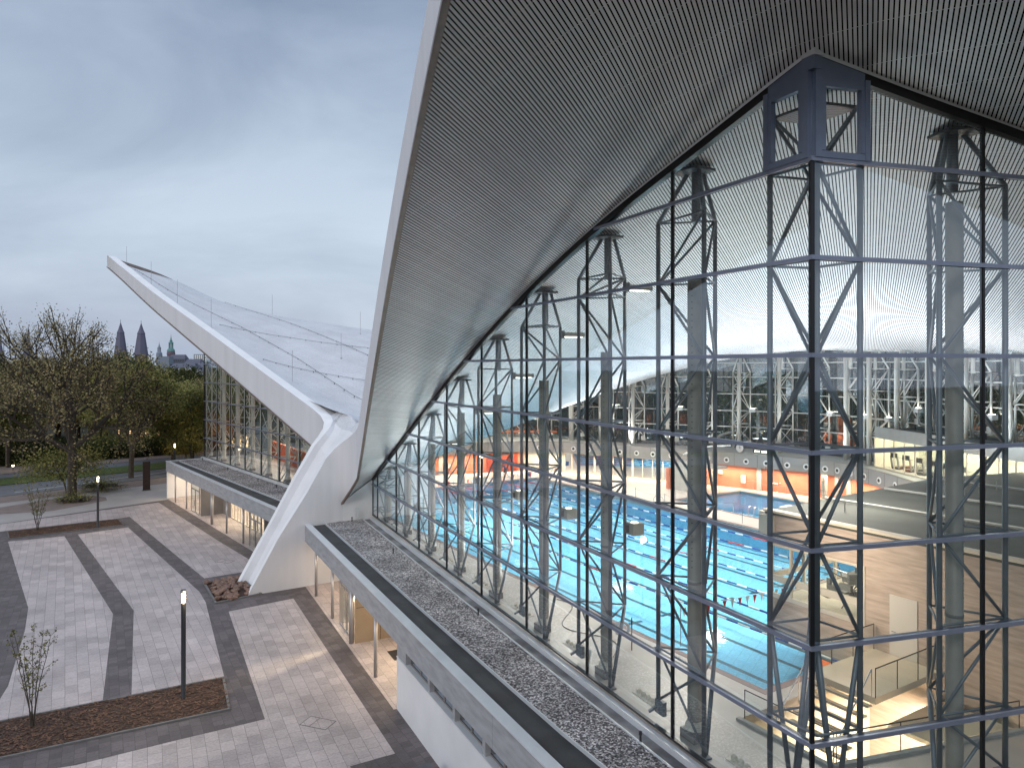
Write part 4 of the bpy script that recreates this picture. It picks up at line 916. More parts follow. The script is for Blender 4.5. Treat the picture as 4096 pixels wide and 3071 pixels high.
# ------------------------------------------------------------------ small things in the hall
def nozzle_strip(s, i):
    b = pA(s, 1.2)[:2]; t = thing('floor_nozzle_strip', f'row of six small floor air nozzles beside the glass, {ORD[i]} bay from the corner', 'air nozzles', (*b, 0), math.atan2(DA[1], DA[0]), 'floor air nozzles along the glass')
    MB().box((0, 0, .012), (1.9, .45, .022)).build('plate', M_cream, t)
    for j in range(6):
        MB().lathe((-.78 + j * .31, 0, .02), [(.11, 0), (.10, .10), (.085, .13), (.07, .12), (.0, .07)], 10).build('nozzle', M_cream, t)
for i in range(7): nozzle_strip(3.2 + i * 5.66 + (0 if i else .3), i)
def flood(s, z, i, pf=pA, side=1):
    b = pf(s - .0)[:2]; n1 = pf(s, 1.9)[:2]; t = thing('floodlight', f'boxy floodlight on the inner leg of the {ORD[i]} mast from the corner', 'floodlight', (*n1, z), ang(NA), 'floodlights on the masts')
    MB().box((.45, -.12, 0), (.55, .55, .5)).build('housing', M_cream, t); MB().box((.42, -.12, .262), (.22, .2, .02)).build('upper_lens', M_light, t); MB().box((.735, -.12, -.02), (.02, .3, .36)).build('front_lens', M_light, t)
    MB().box((.1, 0, 0), (.2, .14, .3)).build('bracket', M_greypanel, t)
for i, z in ((1, 5.65), (2, 5.65), (3, 5.65), (4, 5.65)): flood(MULA[i], z + (.4 if i == 1 else 0), i)
def rooflamp(s, i):
    n1 = pA(s, 1.9)[:2]; zt = roofat(*pA(s, 1.05)[:2]) - 1.9; t = thing('gantry_light', f'grey bar light near the soffit on the {ORD[i]} mast from the corner', 'bar light', (*n1, zt - .25), ang(NA), 'bar lights near the soffit')
    MB().box((.75, 0, 0), (1.15, .35, .22)).build('housing', M_duct, t); MB().box((.75, 0, -.12), (.9, .25, .02)).build('light_panel', M_light, t); MB().box((.1, 0, 0), (.2, .2, .4)).build('bracket', M_greypanel, t)
for i in range(5): rooflamp(MULA[i + 1], i + 1)
# lift frame / scaffold stand near the far end of the glass
sf = thing('scaffold_stand', 'tubular metal stand with a beige box beside the pool behind the far panes', 'stand', P(6.0, 6.3, 0), R(-60)); b = MB()
for x in (-1, 1):
    for y in (-.45, .45): b.tube((x, y, 0), (x, y, 2.1), .03, 6)
for z in (.3, .8, 1.3, 2.05):
    for y in (-.45, .45): b.tube((-1, y, z), (1, y, z), .025, 6)
    for x in (-1, 1): b.tube((x, -.45, z), (x, .45, z), .025, 6)
b.build('frame', M_chrome, sf); MB().box((-.1, -.5, 1.1), (.8, .3, .6)).build('box', M_cream, sf)
# yellow caution sign
cs_ = thing('caution_sign', 'small folding yellow warning sign at the foot of an air column', 'warning sign', (*pA(12.9, .8)[:2], 0), R(-60)); MB().poly([(-.15, 0, .02), (.15, 0, .02), (.13, .12, .6), (-.13, .12, .6)]).build('panel', M_ropew, cs_); MB().poly([(-.1, .015, .15), (.1, .015, .15), (0, .085, .48)]).build('warning_triangle', mat('warning_yellow', (.8, .55, .03), .5), cs_)
# life ring near the pool, hose
lr = thing('life_ring', 'white life ring on a stand beside the pool', 'life ring', (*pA(13.5, 3.0)[:2], 1.0), 0); MB().grid([[((.3 + .07 * math.cos(b)) * math.cos(a), .07 * math.sin(b), (.3 + .07 * math.cos(b)) * math.sin(a)) for b in [j * math.pi / 4 for j in range(9)]] for a in [i * math.pi / 8 for i in range(17)]]).build('ring', M_ropew, lr, True); MB().tube((.45, 0, -1), (.45, 0, .5), .025, 6).build('stand', M_dark, lr)
hs = MB(); pr = None
for j in range(40):
    a = j / 39; p = (pA(13 + a * 8, 2.2 + .8 * math.sin(a * 9) + a * 1.2)[0], pA(13 + a * 8, 2.2 + .8 * math.sin(a * 9) + a * 1.2)[1], .03)
    if pr: hs.tube(pr, p, .025, 5)
    pr = p
tag(hs.build('hose', M_greypanel), 'thin grey hose snaking across the pale pool deck', 'hose')
# pool ladders, barrier posts
def ladder(u, w, rz, label):
    t = thing('pool_ladder', label, 'pool ladder', P(u, w, 0), rz, 'pool ladders'); 
    for s in (-.28, .28):
        b = MB(); pr = None
        for j in range(10): a = math.pi * j / 9; p = (s, -.32 * math.cos(a), .65 + .3 * math.sin(a)); (b.tube(pr, p, .022, 6) if pr else None); pr = p
        b.tube((s, -.32, .65), (s, -.32, 0), .022, 6); b.tube((s, .32, .65), (s, .32, -.5), .022, 6); b.build('handrail', M_chrome, t)
rzU = math.atan2(UY, UX)
ladder(19.8, 31.1, rzU, 'curved steel ladder rails at the near edge of the diving pool'); ladder(1.5, 27.4, rzU, 'curved steel ladder rails at the far long edge of the main pool')
ladder(12, 27.4, rzU, 'curved steel ladder rails on the strip between the two pools')
def barrier(pts, label):
    t = thing('rope_barrier', label, 'rope barrier', P(*pts[0], 0)); o = P(*pts[0], 0); b = MB(); pr = None
    for p in pts:
        q = P(*p, 0); q = (q[0] - o[0], q[1] - o[1], 0); MB().tube(q, (q[0], q[1], 1.1), .03, 6).build('post', M_chrome, t)
        if pr:
            for j in range(8): a, c = j / 8, (j + 1) / 8; f2 = lambda k: (pr[0] + (q[0] - pr[0]) * k, pr[1] + (q[1] - pr[1]) * k, 1.05 - .25 * 4 * k * (1 - k)); b.tube(f2(a), f2(c), .012, 4)
        pr = q
    b.build('rope', M_alu, t)
barrier([(11, 30.6), (14.5, 30.6), (18, 30.6), (22, 30.6)], 'row of steel posts with a thin rope along the near side of the diving pool')
barrier([(7, 41.8), (11, 41.8), (15, 41.8), (19, 41.4), (23, 41)], 'row of steel posts with a thin rope behind the diving pool')
barrier([(8, 28.2), (12, 28.2), (16.5, 28.2), (21, 28.2)], 'row of steel posts at the main pool edge before the diving pool')
# wall boxes, chairs, clock
def wallbox(x, v, w, h, m, name, label, cat):
    k_ = (x - CX) / FPX
    for i in range(len(WP) - 1):
        a, b = WP[i], WP[i + 1]
        if a[0] / a[1] <= k_ < b[0] / b[1]:
            dx, dy = b[0] - a[0], b[1] - a[1]; tt = (k_ * a[1] - a[0]) / (dx - k_ * dy); p = (a[0] + tt * dx, a[1] + tt * dy); z = CH - (v - VH) / FPX * p[1]
            t = thing(name, label, cat, (*p, z), math.atan2(dy, dx)); MB().box((0, -.12, 0), (w, .22, h)).build('casing', m, t); MB().box((0, -.235, 0), (w * .8, .012, h * .8)).build('cover', M_conc2, t); return
wallbox(2884, 1886, .42, .42, M_ropew, 'switch_box', 'small square white box with a hanging yellow cable on the red wall', 'switch box')
wallbox(2975, 1915, .42, .8, M_ropew, 'wall_cabinet', 'upright white cabinet on the red wall behind the diving pool', 'cabinet')
wallbox(1790, 1863, .8, .55, M_greypanel, 'speaker_box', 'grey box on the red wall near the standing person', 'wall box')
def stack(u, w, label):
    t = thing('display_stand', label, 'stand', P(u, w, 0), rzU, 'transparent boards on steel frames'); b = MB()
    for x in (-.55, .55):
        for y in (-.25, .25): b.tube((x, y, 0), (x, y, 1.05), .025, 6)
    for z in (.1, 1.05):
        for y in (-.25, .25): b.tube((-.55, y, z), (.55, y, z), .025, 6)
    b.build('frame', M_chrome, t); MB().box((0, .0, 1.3), (1.0, .02, 1.3)).build('board', M_glass, t)
stack(13.2, 42.4, 'transparent board on a steel frame left of the round pillar by the red wall'); stack(18.3, 42.4, 'transparent board on a steel frame right of the round pillar by the red wall')
for i, (x, v) in enumerate(((3123, 1961), (3298, 1998), (3398, 2010))):
    p = G(x, v, 0); t = thing('round_pillar', ['round pale pillar between the two transparent boards', 'round pale pillar beside the red wall just right of the corner mast', 'round pale pillar at the right end of the red wall'][i], 'pillar', (*p, 0), 0, 'round pillars in front of the red wall'); MB().lathe((0, 0, 0), [(.26, 0), (.26, 2.44)], 20).build('shaft', M_conc2, t, True); MB().lathe((0, 0, 0), [(.30, 0), (.30, .08), (.26, .1)], 20).build('base', M_conc2, t)
# diving platform
dv = thing('diving_tower', 'grey concrete diving platform with ladder and board at the far pool', 'diving tower', P(7.2, 36.5, 0), rzU)
MB().prism([(-1.4, -1.2), (1.2, -1.2), (1.2, 1.2), (-1.4, 1.2)], 0, 2.9).build('tower_block', M_conc2, dv)
MB().prism([(1.2, -.9), (4.2, -.9), (4.2, .9), (1.2, .9)], 2.7, 2.9).build('platform', M_conc2, dv)
pf_ = MB(); rows = []
for j in range(14): a = j / 13; rows.append([(-.5 + a * 5.5, -.5, 4.55 + .5 * a - .9 * (1 - a) ** 3), (-.5 + a * 5.5, .5, 4.55 + .5 * a - .9 * (1 - a) ** 3)])
pf_.grid(rows); o = pf_.build('curved_board', M_ropew, dv); so2 = o.modifiers.new('solid', 'SOLIDIFY'); so2.thickness = .12
lad = MB()
for s in (-.25, .25): lad.tube((-2.6, s, 0), (-1.45, s, 3.6), .03, 6)
for j in range(10): lad.tube((-2.6 + j * .115, -.25, j * .36), (-2.6 + j * .115, .25, j * .36), .02, 5)
for s in (-1.1, 1.1): lad.tube((-1.4, s, 2.9), (-1.4, s, 3.9), .025, 6); lad.tube((1.2, s, 2.9), (1.2, s, 3.9), .025, 6); lad.tube((-1.4, s, 3.9), (1.2, s, 3.9), .025, 6)
lad.build('ladder', M_chrome, dv)
MB().prism([(-1.9, -1.6), (-1.5, -1.6), (-1.5, -.6), (-1.9, -.6)], 0, 2.2).build('side_panel', M_red, dv)
ck = thing('wall_clock', 'round white clock above the gallery parapet', 'clock', (24.4, 76.6, 4.25), rzU + R(10)); MB().tube((0, 0, 0), (0, -.08, 0), .42, 24).build('face', M_ropew, ck)
h_ = MB(); h_.bar((0, -.1, 0), (.02, -.1, .26), .03, .02); h_.bar((0, -.1, 0), (.16, -.1, .1), .03, .02); h_.build('hands', M_dark, ck); MB().tube((0, -.03, -.5), (0, -.03, -.35), .04, 6).build('mount', M_alu, ck)
dsp = thing('score_display', 'small dark display strip with lit digits right of the clock', 'display', (26.2, 75.1, 4.05), rzU + R(8)); MB().box((0, 0, 0), (1.9, .15, .3)).build('casing', M_dark, dsp)
dg_ = MB()
for j in range(6): dg_.box((-.7 + j * .22 + (.15 if j > 2 else 0), -.08, 0), (.1, .01, .16))
dg_.build('digits', M_light, dsp)
# orange handrail on the far gallery
hr = MB(); hp = MB(); pth = [(-7.5, 86.2), (-3.6, 88.1), (1.2, 90.0), (5.6, 89.0)]
for a, b in zip(pth[:-1], pth[1:]):
    hr.bar((*a, 4.85), (*b, 4.85), .10, .22)
    for j in range(3): p = e_(a, b, j / 3); hp.tube((*p, 3.78), (*p, 4.8), .025, 5)
t = thing('gallery_railing', 'orange topped railing on the gallery under the far wing', 'railing', (0, 0, 0)); hr.build('top_rail', mat('orange_rail', (.45, .12, .05), .5), t); hp.build('posts', M_chrome, t)
gg = MB(); [gg.poly([(*a, 3.85), (*b, 3.85), (*b, 4.7), (*a, 4.7)]) for a, b in zip(pth[:-1], pth[1:])]; gg.build('glass_infill', M_glass, t)
# blue bucket
bu = thing('bucket', 'small blue bucket on the deck by the far pool end', 'bucket', (*G(2118, 1903, 0), 0)); MB().lathe((0, 0, 0), [(0, .01), (.2, 0), (.26, .5), (.24, .5), (.19, .03)], 14).build('shell', mat('bucket_blue', (.02, .10, .30), .4), bu); MB().grid([[(.25 * math.cos(a), .02 * s, .5 + .2 * math.sin(a)) for s in (-1, 1)] for a in [j * math.pi / 8 for j in range(9)]]).build('handle', M_alu, bu)

# people
def person(x, v, rz, pose, label, hair):
    base = (*G(x, v, 0), 0); t = thing('person', label, 'person', base, rz)
    lean = .22 if pose == 'sweep' else 0.
    J = {'pel': (0, 0, .95), 'che': (0, -lean * .6, 1.28), 'nek': (0, -lean, 1.47), 'hed': (0, -lean - .03, 1.56), 'sl': (-.19, -lean, 1.42), 'sr': (.19, -lean, 1.42),
         'hl': (-.10, 0, .90), 'hr': (.10, 0, .90), 'kl': (-.12, -.16 if pose == 'sweep' else 0, .50), 'kr': (.12, .10 if pose == 'sweep' else .02, .50), 'al': (-.13, -.18 if pose == 'sweep' else .02, .09), 'ar': (.13, .34 if pose == 'sweep' else .03, .10),
         'fl': (-.14, -.34 if pose == 'sweep' else -.16, .04), 'fr': (.14, .16 if pose == 'sweep' else -.15, .04)}
    if pose == 'sweep': J.update({'el': (-.24, -.38, 1.22), 'wl': (-.08, -.55, 1.10), 'er': (.24, -.30, 1.18), 'wr': (.10, -.50, .98)})
    else: J.update({'el': (-.26, -.02, 1.16), 'wl': (-.16, -.24, 1.12), 'er': (.26, .0, 1.16), 'wr': (.20, -.22, 1.18)})
    E = [('pel', 'che', .13, .15), ('che', 'nek', .15, .07), ('nek', 'hed', .055, .06), ('nek', 'sl', .07, .06), ('nek', 'sr', .07, .06), ('sl', 'el', .055, .04), ('el', 'wl', .04, .028), ('sr', 'er', .055, .04), ('er', 'wr', .04, .028),
         ('pel', 'hl', .12, .09), ('pel', 'hr', .12, .09), ('hl', 'kl', .09, .06), ('kl', 'al', .058, .038), ('hr', 'kr', .09, .06), ('kr', 'ar', .058, .038), ('al', 'fl', .04, .035), ('ar', 'fr', .04, .035)]
    names = list(J); vs = [J[n] for n in names]; es = [(names.index(a), names.index(b)) for a, b, _, _ in E]
    rad = {}
    for a, b, r1, r2 in E: rad[a] = max(rad.get(a, 0), r1) if a in rad else r1; rad[b] = r2 if b not in rad else rad[b]
    for w_, sgn in (('wl', -1), ('wr', 1)):
        wp = Vector(J[w_])
        for k_, (dx, dz, ln) in enumerate(((-.03, .01, .085), (-.01, .0, .10), (.01, -.01, .095), (.03, -.02, .08), (.035 * -sgn, .03, .055))):
            vs.append(tuple(wp + Vector((dx * .6, -.05, dz - .02)))); vs.append(tuple(wp + Vector((dx, -.05 - ln * .7, dz - .06)))); es += [(names.index(w_), len(vs) - 2), (len(vs) - 2, len(vs) - 1)]
    me = bpy.data.meshes.new('body'); me.from_pydata(vs, es, []); o = bpy.data.objects.new('body', me); sc.collection.objects.link(o); o.parent = t
    md = o.modifiers.new('skin', 'SKIN'); 
    for i, n in enumerate(names): r = rad[n]; me.skin_vertices[0].data[i].radius = (r, r * .8)
    for i in range(len(names), len(vs)): me.skin_vertices[0].data[i].radius = (.011, .011)
    me.skin_vertices[0].data[0].use_root = True
    o.modifiers.new('sub', 'SUBSURF').levels = 1; o.modifiers['sub'].render_levels = 1
    me.materials.append(M_skin)
    h = Vector(J['hed']); b = MB(); b.lathe((h.x, h.y, h.z), [(0, -.09), (.05, -.08), (.075, -.02), (.085, .06), (.07, .13), (.03, .165), (0, .17)], 14); b.tube((h.x, h.y - .075, h.z + .03), (h.x, h.y - .105, h.z + .015), .014, 6)
    b.build('head', M_skin, t, True)
    MB().lathe((h.x, h.y + .012, h.z + .035), [(.085, .0), (.092, .06), (.078, .115), (.035, .15), (0, .155)], 14).build('hair', hair, t, True)
    c = Vector(J['che']); b = MB(); b.lathe((0, 0, 0), [(.155, .93), (.16, 1.05), (.175, 1.25), (.17, 1.38), (.08, 1.46)], 14)
    for i, vv in enumerate(b.v): b.v[i] = (vv[0] * 1.05, vv[1] * .78 - lean * max(0, (vv[2] - .95)) / .5, vv[2])
    for s_, e_2 in (('sl', 'el'), ('sr', 'er')): p, q = Vector(J[s_]), Vector(J[e_2]); b.tube(p, p + (q - p) * .7, .075, 10, .062)
    b.build('shirt', M_shirt, t, True)
    b = MB()
    for hh, kk in (('hl', 'kl'), ('hr', 'kr')): p, q = Vector(J[hh]), Vector(J[kk]); b.tube(p + Vector((0, 0, .08)), p + (q - p) * .85, .115, 10, .095)
    b.build('shorts', M_shorts, t, True)
    if pose == 'sweep':
        p = t; bm_ = thing('cleaning_pole', 'long pole with brush held by the walking person', 'cleaning pole', base, rz); MB().tube((.05, -.45, 1.25), (-.25, -1.5, .05), .016, 6).build('pole', M_alu, bm_); MB().box((-.25, -1.52, .05), (.5, .08, .07)).build('brush_head', M_orange, bm_)
person(2022, 1909, R(-70), 'sweep', 'person in blue shirt and dark shorts walking with a pole at the far pool end', mat('hair_fair', (.30, .17, .07), .7))
person(1731, 1898, R(20), 'stand', 'person in blue shirt and dark shorts standing by the red wall', mat('hair_dark', (.04, .025, .015), .7))

# ------------------------------------------------------------------ entrance blocks
def block(F0, fd, fn, L_, zone, label, sg):
    t = thing('entrance_block', label, 'building', (0, 0, 0)); W = lambda s, o=0: (F0[0] + fd[0] * s + fn[0] * o, F0[1] + fd[1] * s + fn[1] * o)
    def pr(s0, s1, o0, o1, z0, z1, mb=None): mb = mb or MB(); mb.prism([W(s0, o0), W(s1, o0), W(s1, o1), W(s0, o1)], z0, z1); return mb
    fa = MB(); n = int(L_ / 12.2) + 1; x = 0 if sg < 0 else 0; cuts = [0, 24.3 if sg > 0 else 21.5, 36.5 if sg > 0 else L_, L_] if sg > 0 else [0, 21.5, L_]
    for a, b in zip(cuts[:-1], cuts[1:]): pr(a + .008, b - .008, 0, .34, -1.39, -.04, fa)
    fa.build('fascia', M_conc, t)
    pr(-.05, L_, -.05, .30, -.04, .02).build('coping', M_coping, t); pr(-.05, L_, .30, .48, -.07, -.01).build('coping_inner', M_coping, t)
    return t, W, pr
FN0, FND = (-17.3, 59.4), (.454, -.891); FNN = (.891, .454)
tn, WN, prN = block(FN0, FND, FNN, 54, None, 'low entrance building along the plaza under the near glass facade', 1)
# roof surfaces near
rn = MB(); rn.poly([(*WN(0, .4), -.20), (*WN(54, .4), -.20), (*pB(7, 0)[:2], -.20), (*pA(0, -.0)[:2], -.20), (*pA(SEND, 0)[:2], -.20)]); o = rn.build('roofing', M_roofing, tn)
if o.data.polygons[0].normal.z < 0: o.data.flip_normals()
zg = -.13
gi = [G(1295, 2088.8, zg), G(1446.5, 2073.6, zg), G(1650, 2240, zg), G(2250, 2725, zg), G(2681, 3071, zg)]; go = [G(1295, 2088.8, zg), G(1650, 2407, zg), G(2250, 2933, zg), G(2418, 3071, zg)]
gi.append(e_(gi[-2], gi[-1], 2.2)); go.append(e_(go[-2], go[-1], 4.0))
def gravel_piece(inner, outer, par, n=46):
    def al(pl, t_): return along(pl, t_)
    rows = []; rnd = random.Random(1)
    for i in range(n + 1):
        a = al(outer, i / n); b = al(inner, i / n); rows.append([(a[0] * (1 - j / 6) + b[0] * j / 6, a[1] * (1 - j / 6) + b[1] * j / 6, zg + .02 + rnd.random() * .05 * (0 < j < 6)) for j in range(7)])
    o = MB().grid(rows).build('gravel', M_gravel, par); o['kind'] = 'stuff'
    if o.data.polygons[0].normal.z < 0: o.data.flip_normals()
    e = MB()
    for pl in (inner, outer):
        for a, b in zip(pl[:-1], pl[1:]): e.bar((*a, zg + .01), (*b, zg + .01), .05, .15)
    e.build('gravel_edging', M_coping, par)
gravel_piece(gi[1:], go, tn)
cst = MB(); cst.poly([(*p, zg - .05) for p in gi[1:]] + [pA(-6, -.25, zg - .05), pA(SEND, -.25, zg - .05)]); o = cst.build('damp_strip', M_damp, tn)
if o.data.polygons[0].normal.z < 0: o.data.flip_normals()
sc_ = MB(); sc_.prism([pA(-.9, -.30)[:2], pA(SEND, -.30)[:2], pA(SEND, -.07)[:2], pA(-.2, -.07)[:2]], -.25, .06); sc_.build('facade_coping', M_coping, tn)
sc_ = MB(); sc_.prism([pB(-.4, -.44)[:2], pB(30, -.44)[:2], pB(30, -.07)[:2], pB(-.0, -.07)[:2]], -.25, .13); sc_.build('facade_coping', M_coping, tn)
for i, (x, v) in enumerate(((1408, 2086), (1573, 2215), (1913, 2462), (2562, 2968))):
    p = G(x, v, -.1); q = thing('roof_vent_pipe', ['short pipe at the far end of the near gravel strip', 'second short black pipe from the buttress on the near gravel strip', 'black pipe on the near gravel strip beside its inner edging', 'black pipe nearest the camera beside the gravel strip'][i], 'vent pipe', (*p, -.13), 0, 'vent pipes on the gravel roof'); MB().lathe((0, 0, 0), [(.05, 0), (.04, .28), (.06, .3), (.06, .42), (0, .45)], 8).build('pipe', M_dark, q); MB().lathe((0, 0, 0), [(.12, .0), (.05, .06)], 8).build('flange', M_alu, q)
MB().prism([WN(0, .33), WN(54, .33), pB(7, .1)[:2], pA(0, .1)[:2], pA(SEND, .1)[:2]], -1.38, -.30).build('ceiling_slab', M_warmwall, tn)
PO = MB
for s in (3.5, 9.1, 20.0): o = MB().tube((*WN(s, .30), ZP), (*WN(s, .30), -1.38), .11, 14).build('post', M_alu, tn, True)
MB().tube((*WN(14.3, .35), ZP), (*WN(14.3, .35), -1.38), .17, 14).build('post', M_alu, tn, True)
# recessed entrance: door pair, panels, glazing
dn = MB(); prN(10.35, 10.5, .5, .62, ZP, -1.38, dn); prN(10.5, 13.9, .5, .62, ZP + 2.85, ZP + 2.97, dn); prN(13.85, 14.0, .5, .62, ZP, -1.38, dn); prN(12.1, 12.22, .5, .62, ZP, ZP + 2.85, dn); prN(10.35, 10.45, .62, 3.4, ZP, ZP + .1, dn)
for a in (11.0, 13.3): prN(a, a + .07, .5, .6, ZP, ZP + 2.85, dn)
prN(10.5, 13.9, .5, .6, ZP, ZP + .12, dn); dn = dn.build('entrance_door', M_alu, tn)
dg2 = MB(); dg2.poly([(*WN(10.5, .56), ZP + .1), (*WN(13.9, .56), ZP + .1), (*WN(13.9, .56), -1.4), (*WN(10.5, .56), -1.4)]); dg2.build('door_glass', M_glass, dn)
hd = MB(); [hd.tube((*WN(s, .42), ZP + .9), (*WN(s, .42), ZP + 1.5), .02, 6) for s in (12.0, 12.33)]; hd.build('door_handle', M_chrome, dn)
sg_ = MB(); sg_.poly([(*WN(10.4, .6), ZP), (*WN(10.4, 3.6), ZP), (*WN(10.4, 3.6), -1.4), (*WN(10.4, .6), -1.4)]); sg_.build('side_glass', M_glass, tn)
pb = MB(); prN(14.35, 14.5, .55, 3.9, ZP, -1.38, pb); prN(14.5, 17.3, 3.6, 3.75, ZP, -1.38, pb); pb.build('brown_panel', M_brown, tn)
pj = MB(); prN(14.5, 14.512, .6, 3.8, ZP + 2.3, ZP + 2.33, pj); prN(14.5, 14.512, 2.2, 2.23, ZP, -1.4, pj); pj.build('panel_joints', M_dark, tn)
bw = MB(); prN(.0, 10.3, 3.6, 3.8, ZP, -1.38, bw); bw.build('recess_wall', M_warmwall, tn)
gz = MB(); prN(17.3, 24.6, 3.6, 3.7, ZP, ZP + .1, gz); prN(17.3, 24.6, 3.6, 3.7, -1.6, -1.4, gz); [prN(s, s + .08, 3.58, 3.68, ZP, -1.4, gz) for s in (17.3, 18.7, 20.1, 21.5, 22.9, 24.3)]; gz.build('glazing_frame', M_beige, tn)
g2 = MB(); g2.poly([(*WN(17.3, 3.65), ZP), (*WN(24.6, 3.65), ZP), (*WN(24.6, 3.65), -1.4), (*WN(17.3, 3.65), -1.4)]); g2.build('glazing', M_glass, tn)
fl_ = MB(); fl_.poly([(*WN(.2, .02), ZP + .012), (*WN(24.3, .02), ZP + .012), (*WN(24.3, 9), ZP + .012), (*WN(.2, 9), ZP + .012)]); o = fl_.build('entrance_floor', M_pave2, tn)
if o.data.polygons[0].normal.z < 0: o.data.flip_normals()
ib = MB(); prN(0, 26, 8.6, 8.8, ZP, -1.38, ib); prN(24.4, 24.6, 3.8, 8.7, ZP, -1.38, ib); ib.build('foyer_wall', M_litwall, tn)
mt_ = MB(); prN(16.7, 18.3, 2.0, 3.2, ZP + .016, ZP + .03, mt_); mt_.build('door_mat', M_dark, tn)
lp = MB(); [prN(s, s + 1.2, 5.2, 5.6, -1.42, -1.40, lp) for s in (10, 13, 16, 19, 22)]; lp.build('ceiling_lamps', M_light, tn)
# solid white wall with window band
ww_ = MB(); prN(24.3, 54, .2, .5, ZP, -2.33, ww_); prN(24.3, 24.6, .5, 3.8, ZP, -1.38, ww_); ww_.build('white_wall', M_white, tn)
ld = MB(); prN(24.3, 54, .17, .55, -2.33, -2.28, ld); ld.build('window_ledge', M_coping, tn)
wb = MB(); prN(24.3, 25.7, .22, .55, -2.28, -1.39, wb); 
wb.build('window_pier', M_conc, tn)
for i in range(8): s = 28.85 + 3.1 * i; prN(s, s + .28, .24, .58, -2.28, -1.39).build('window_pier', M_conc, tn)
for i in range(10):
    for h in (0, 1):
        s = 25.8 + 3.1 * i + h * 1.53
        f = MB(); prN(s, s + 1.5, .45, .52, -2.27, -2.20, f); prN(s, s + 1.5, .45, .52, -1.5, -1.4, f); prN(s, s + .06, .45, .52, -2.2, -1.5, f); prN(s + 1.44, s + 1.5, .45, .52, -2.2, -1.5, f); f = f.build('window', M_greypanel, tn)
        q = MB(); q.poly([(*WN(s + .06, .48), -2.2), (*WN(s + 1.44, .48), -2.2), (*WN(s + 1.44, .48), -1.5), (*WN(s + .06, .48), -1.5)]); q.build('pane', M_glassr, f)
dk2 = MB(); prN(25, 54, 1.2, 1.3, ZP, -1.4, dk2); dk2.build('inner_wall', M_dark, tn)
# floor light pool on plaza is made by the lights below
# far block
FF0, FFD, FFN = (-47.6, 98.4), (.616, -.788), (.788, .616)
tf, WF, prF = block(FF0, FFD, FFN, 45, None, 'low entrance building along the plaza under the far glass facade', -1)
pAf = lambda s, o=0: pA(s, o, 0, -1)[:2]; pBf = lambda s, o=0: pB(s, o, 0, -1)[:2]
rn = MB(); rn.poly([(*WF(0, .4), -.20), (*WF(45, .4), -.20), (*pAf(SEND), -.20), (*pAf(0), -.20), (*pBf(.3), -.2)]); o = rn.build('roofing', M_roofing, tf)
if o.data.polygons[0].normal.z < 0: o.data.flip_normals()
gi2 = [G(600 + x / 2.309, 1750 + y / 2.309, zg) for x, y in ((500, 190), (1000, 355), (1270, 455), (1400, 505))]; go2 = [G(600 + x / 2.309, 1750 + y / 2.309, zg) for x, y in ((265, 215), (700, 385), (1250, 600), (1380, 650))]
gravel_piece(gi2, go2, tf)
s2 = MB(); s2.prism([pAf(0, -.44), pAf(SEND, -.44), pAf(SEND, -.07), pAf(0, -.07)], -.25, .13); s2.prism([WF(-.05, 0), WF(-.05, 4.6), WF(.3, 4.6), WF(.3, 0)], -.03, .015); s2.build('facade_coping', M_coping, tf)
MB().prism([WF(0, .33), WF(45, .33), pAf(SEND, .1), pAf(0, .1)], -1.38, -.30).build('ceiling_slab', M_warmwall, tf)
ewl = MB(); prF(0, .3, .1, 5.5, ZP, -1.38, ewl); ewl.build('white_end_wall', M_white, tf); prF(0, .34, .34, 6, -1.39, -.04).build('side_fascia', M_conc, tf)
def sF(x):  # distance along the far block seen at pixel column x
    k_ = (x - CX) / FPX; a = (FF0[0] + FFN[0] * .3, FF0[1] + FFN[1] * .3); return (k_ * a[1] - a[0]) / (FFD[0] - k_ * FFD[1])
for x in (702, 746.4, 906.6, 973.7): s = sF(x); MB().tube((*WF(s, .3), ZP), (*WF(s, .3), -1.38), .10, 12).build('post', M_alu, tf, True)
s = sF(848); MB().tube((*WF(s, .3), ZP), (*WF(s, .3), -1.38), .16, 12).build('post', M_alu, tf, True)
def doorset(pr, W, s0, s1, o, par, name='entrance_door'):
    d = MB(); pr(s0, s0 + .1, o, o + .1, ZP, -1.38, d); pr(s1 - .1, s1, o, o + .1, ZP, -1.38, d); pr(s0, s1, o, o + .1, ZP + 2.8, ZP + 2.92, d); pr((s0 + s1) / 2 - .05, (s0 + s1) / 2 + .05, o, o + .1, ZP, ZP + 2.8, d); pr(s0, s1, o, o + .1, ZP, ZP + .1, d)
    d = d.build(name, M_alu, par); g = MB(); g.poly([(*W(s0, o + .05), ZP + .1), (*W(s1, o + .05), ZP + .1), (*W(s1, o + .05), -1.4), (*W(s0, o + .05), -1.4)]); g.build('door_glass', M_glass, d)
    h = MB(); m_ = (s0 + s1) / 2; [h.tube((*W(m_ + q, o - .08), ZP + .9), (*W(m_ + q, o - .08), ZP + 1.6), .02, 5) for q in (-.12, .12)]; h.build('door_handle', M_chrome, d)
doorset(prF, WF, sF(757), sF(790), .5, tf); doorset(prF, WF, sF(992), sF(1040), .4, tf)
gp_ = MB(); s = sF(795); prF(s, s + .15, .5, 3.2, ZP, -1.38, gp_); prF(s + .15, s + 3.3, 3.1, 3.25, ZP, -1.38, gp_); gp_.build('grey_panel', M_greypanel, tf); s = sF(1047); prF(s, s + .15, .5, 3, ZP, -1.38).build('grey_panel', M_greypanel, tf)
s = sF(795) + 3.4; gz = MB(); e1 = sF(1000); k_ = s
while k_ < e1: prF(k_, k_ + .09, 3.05, 3.2, ZP, -1.4, gz); k_ += 1.15
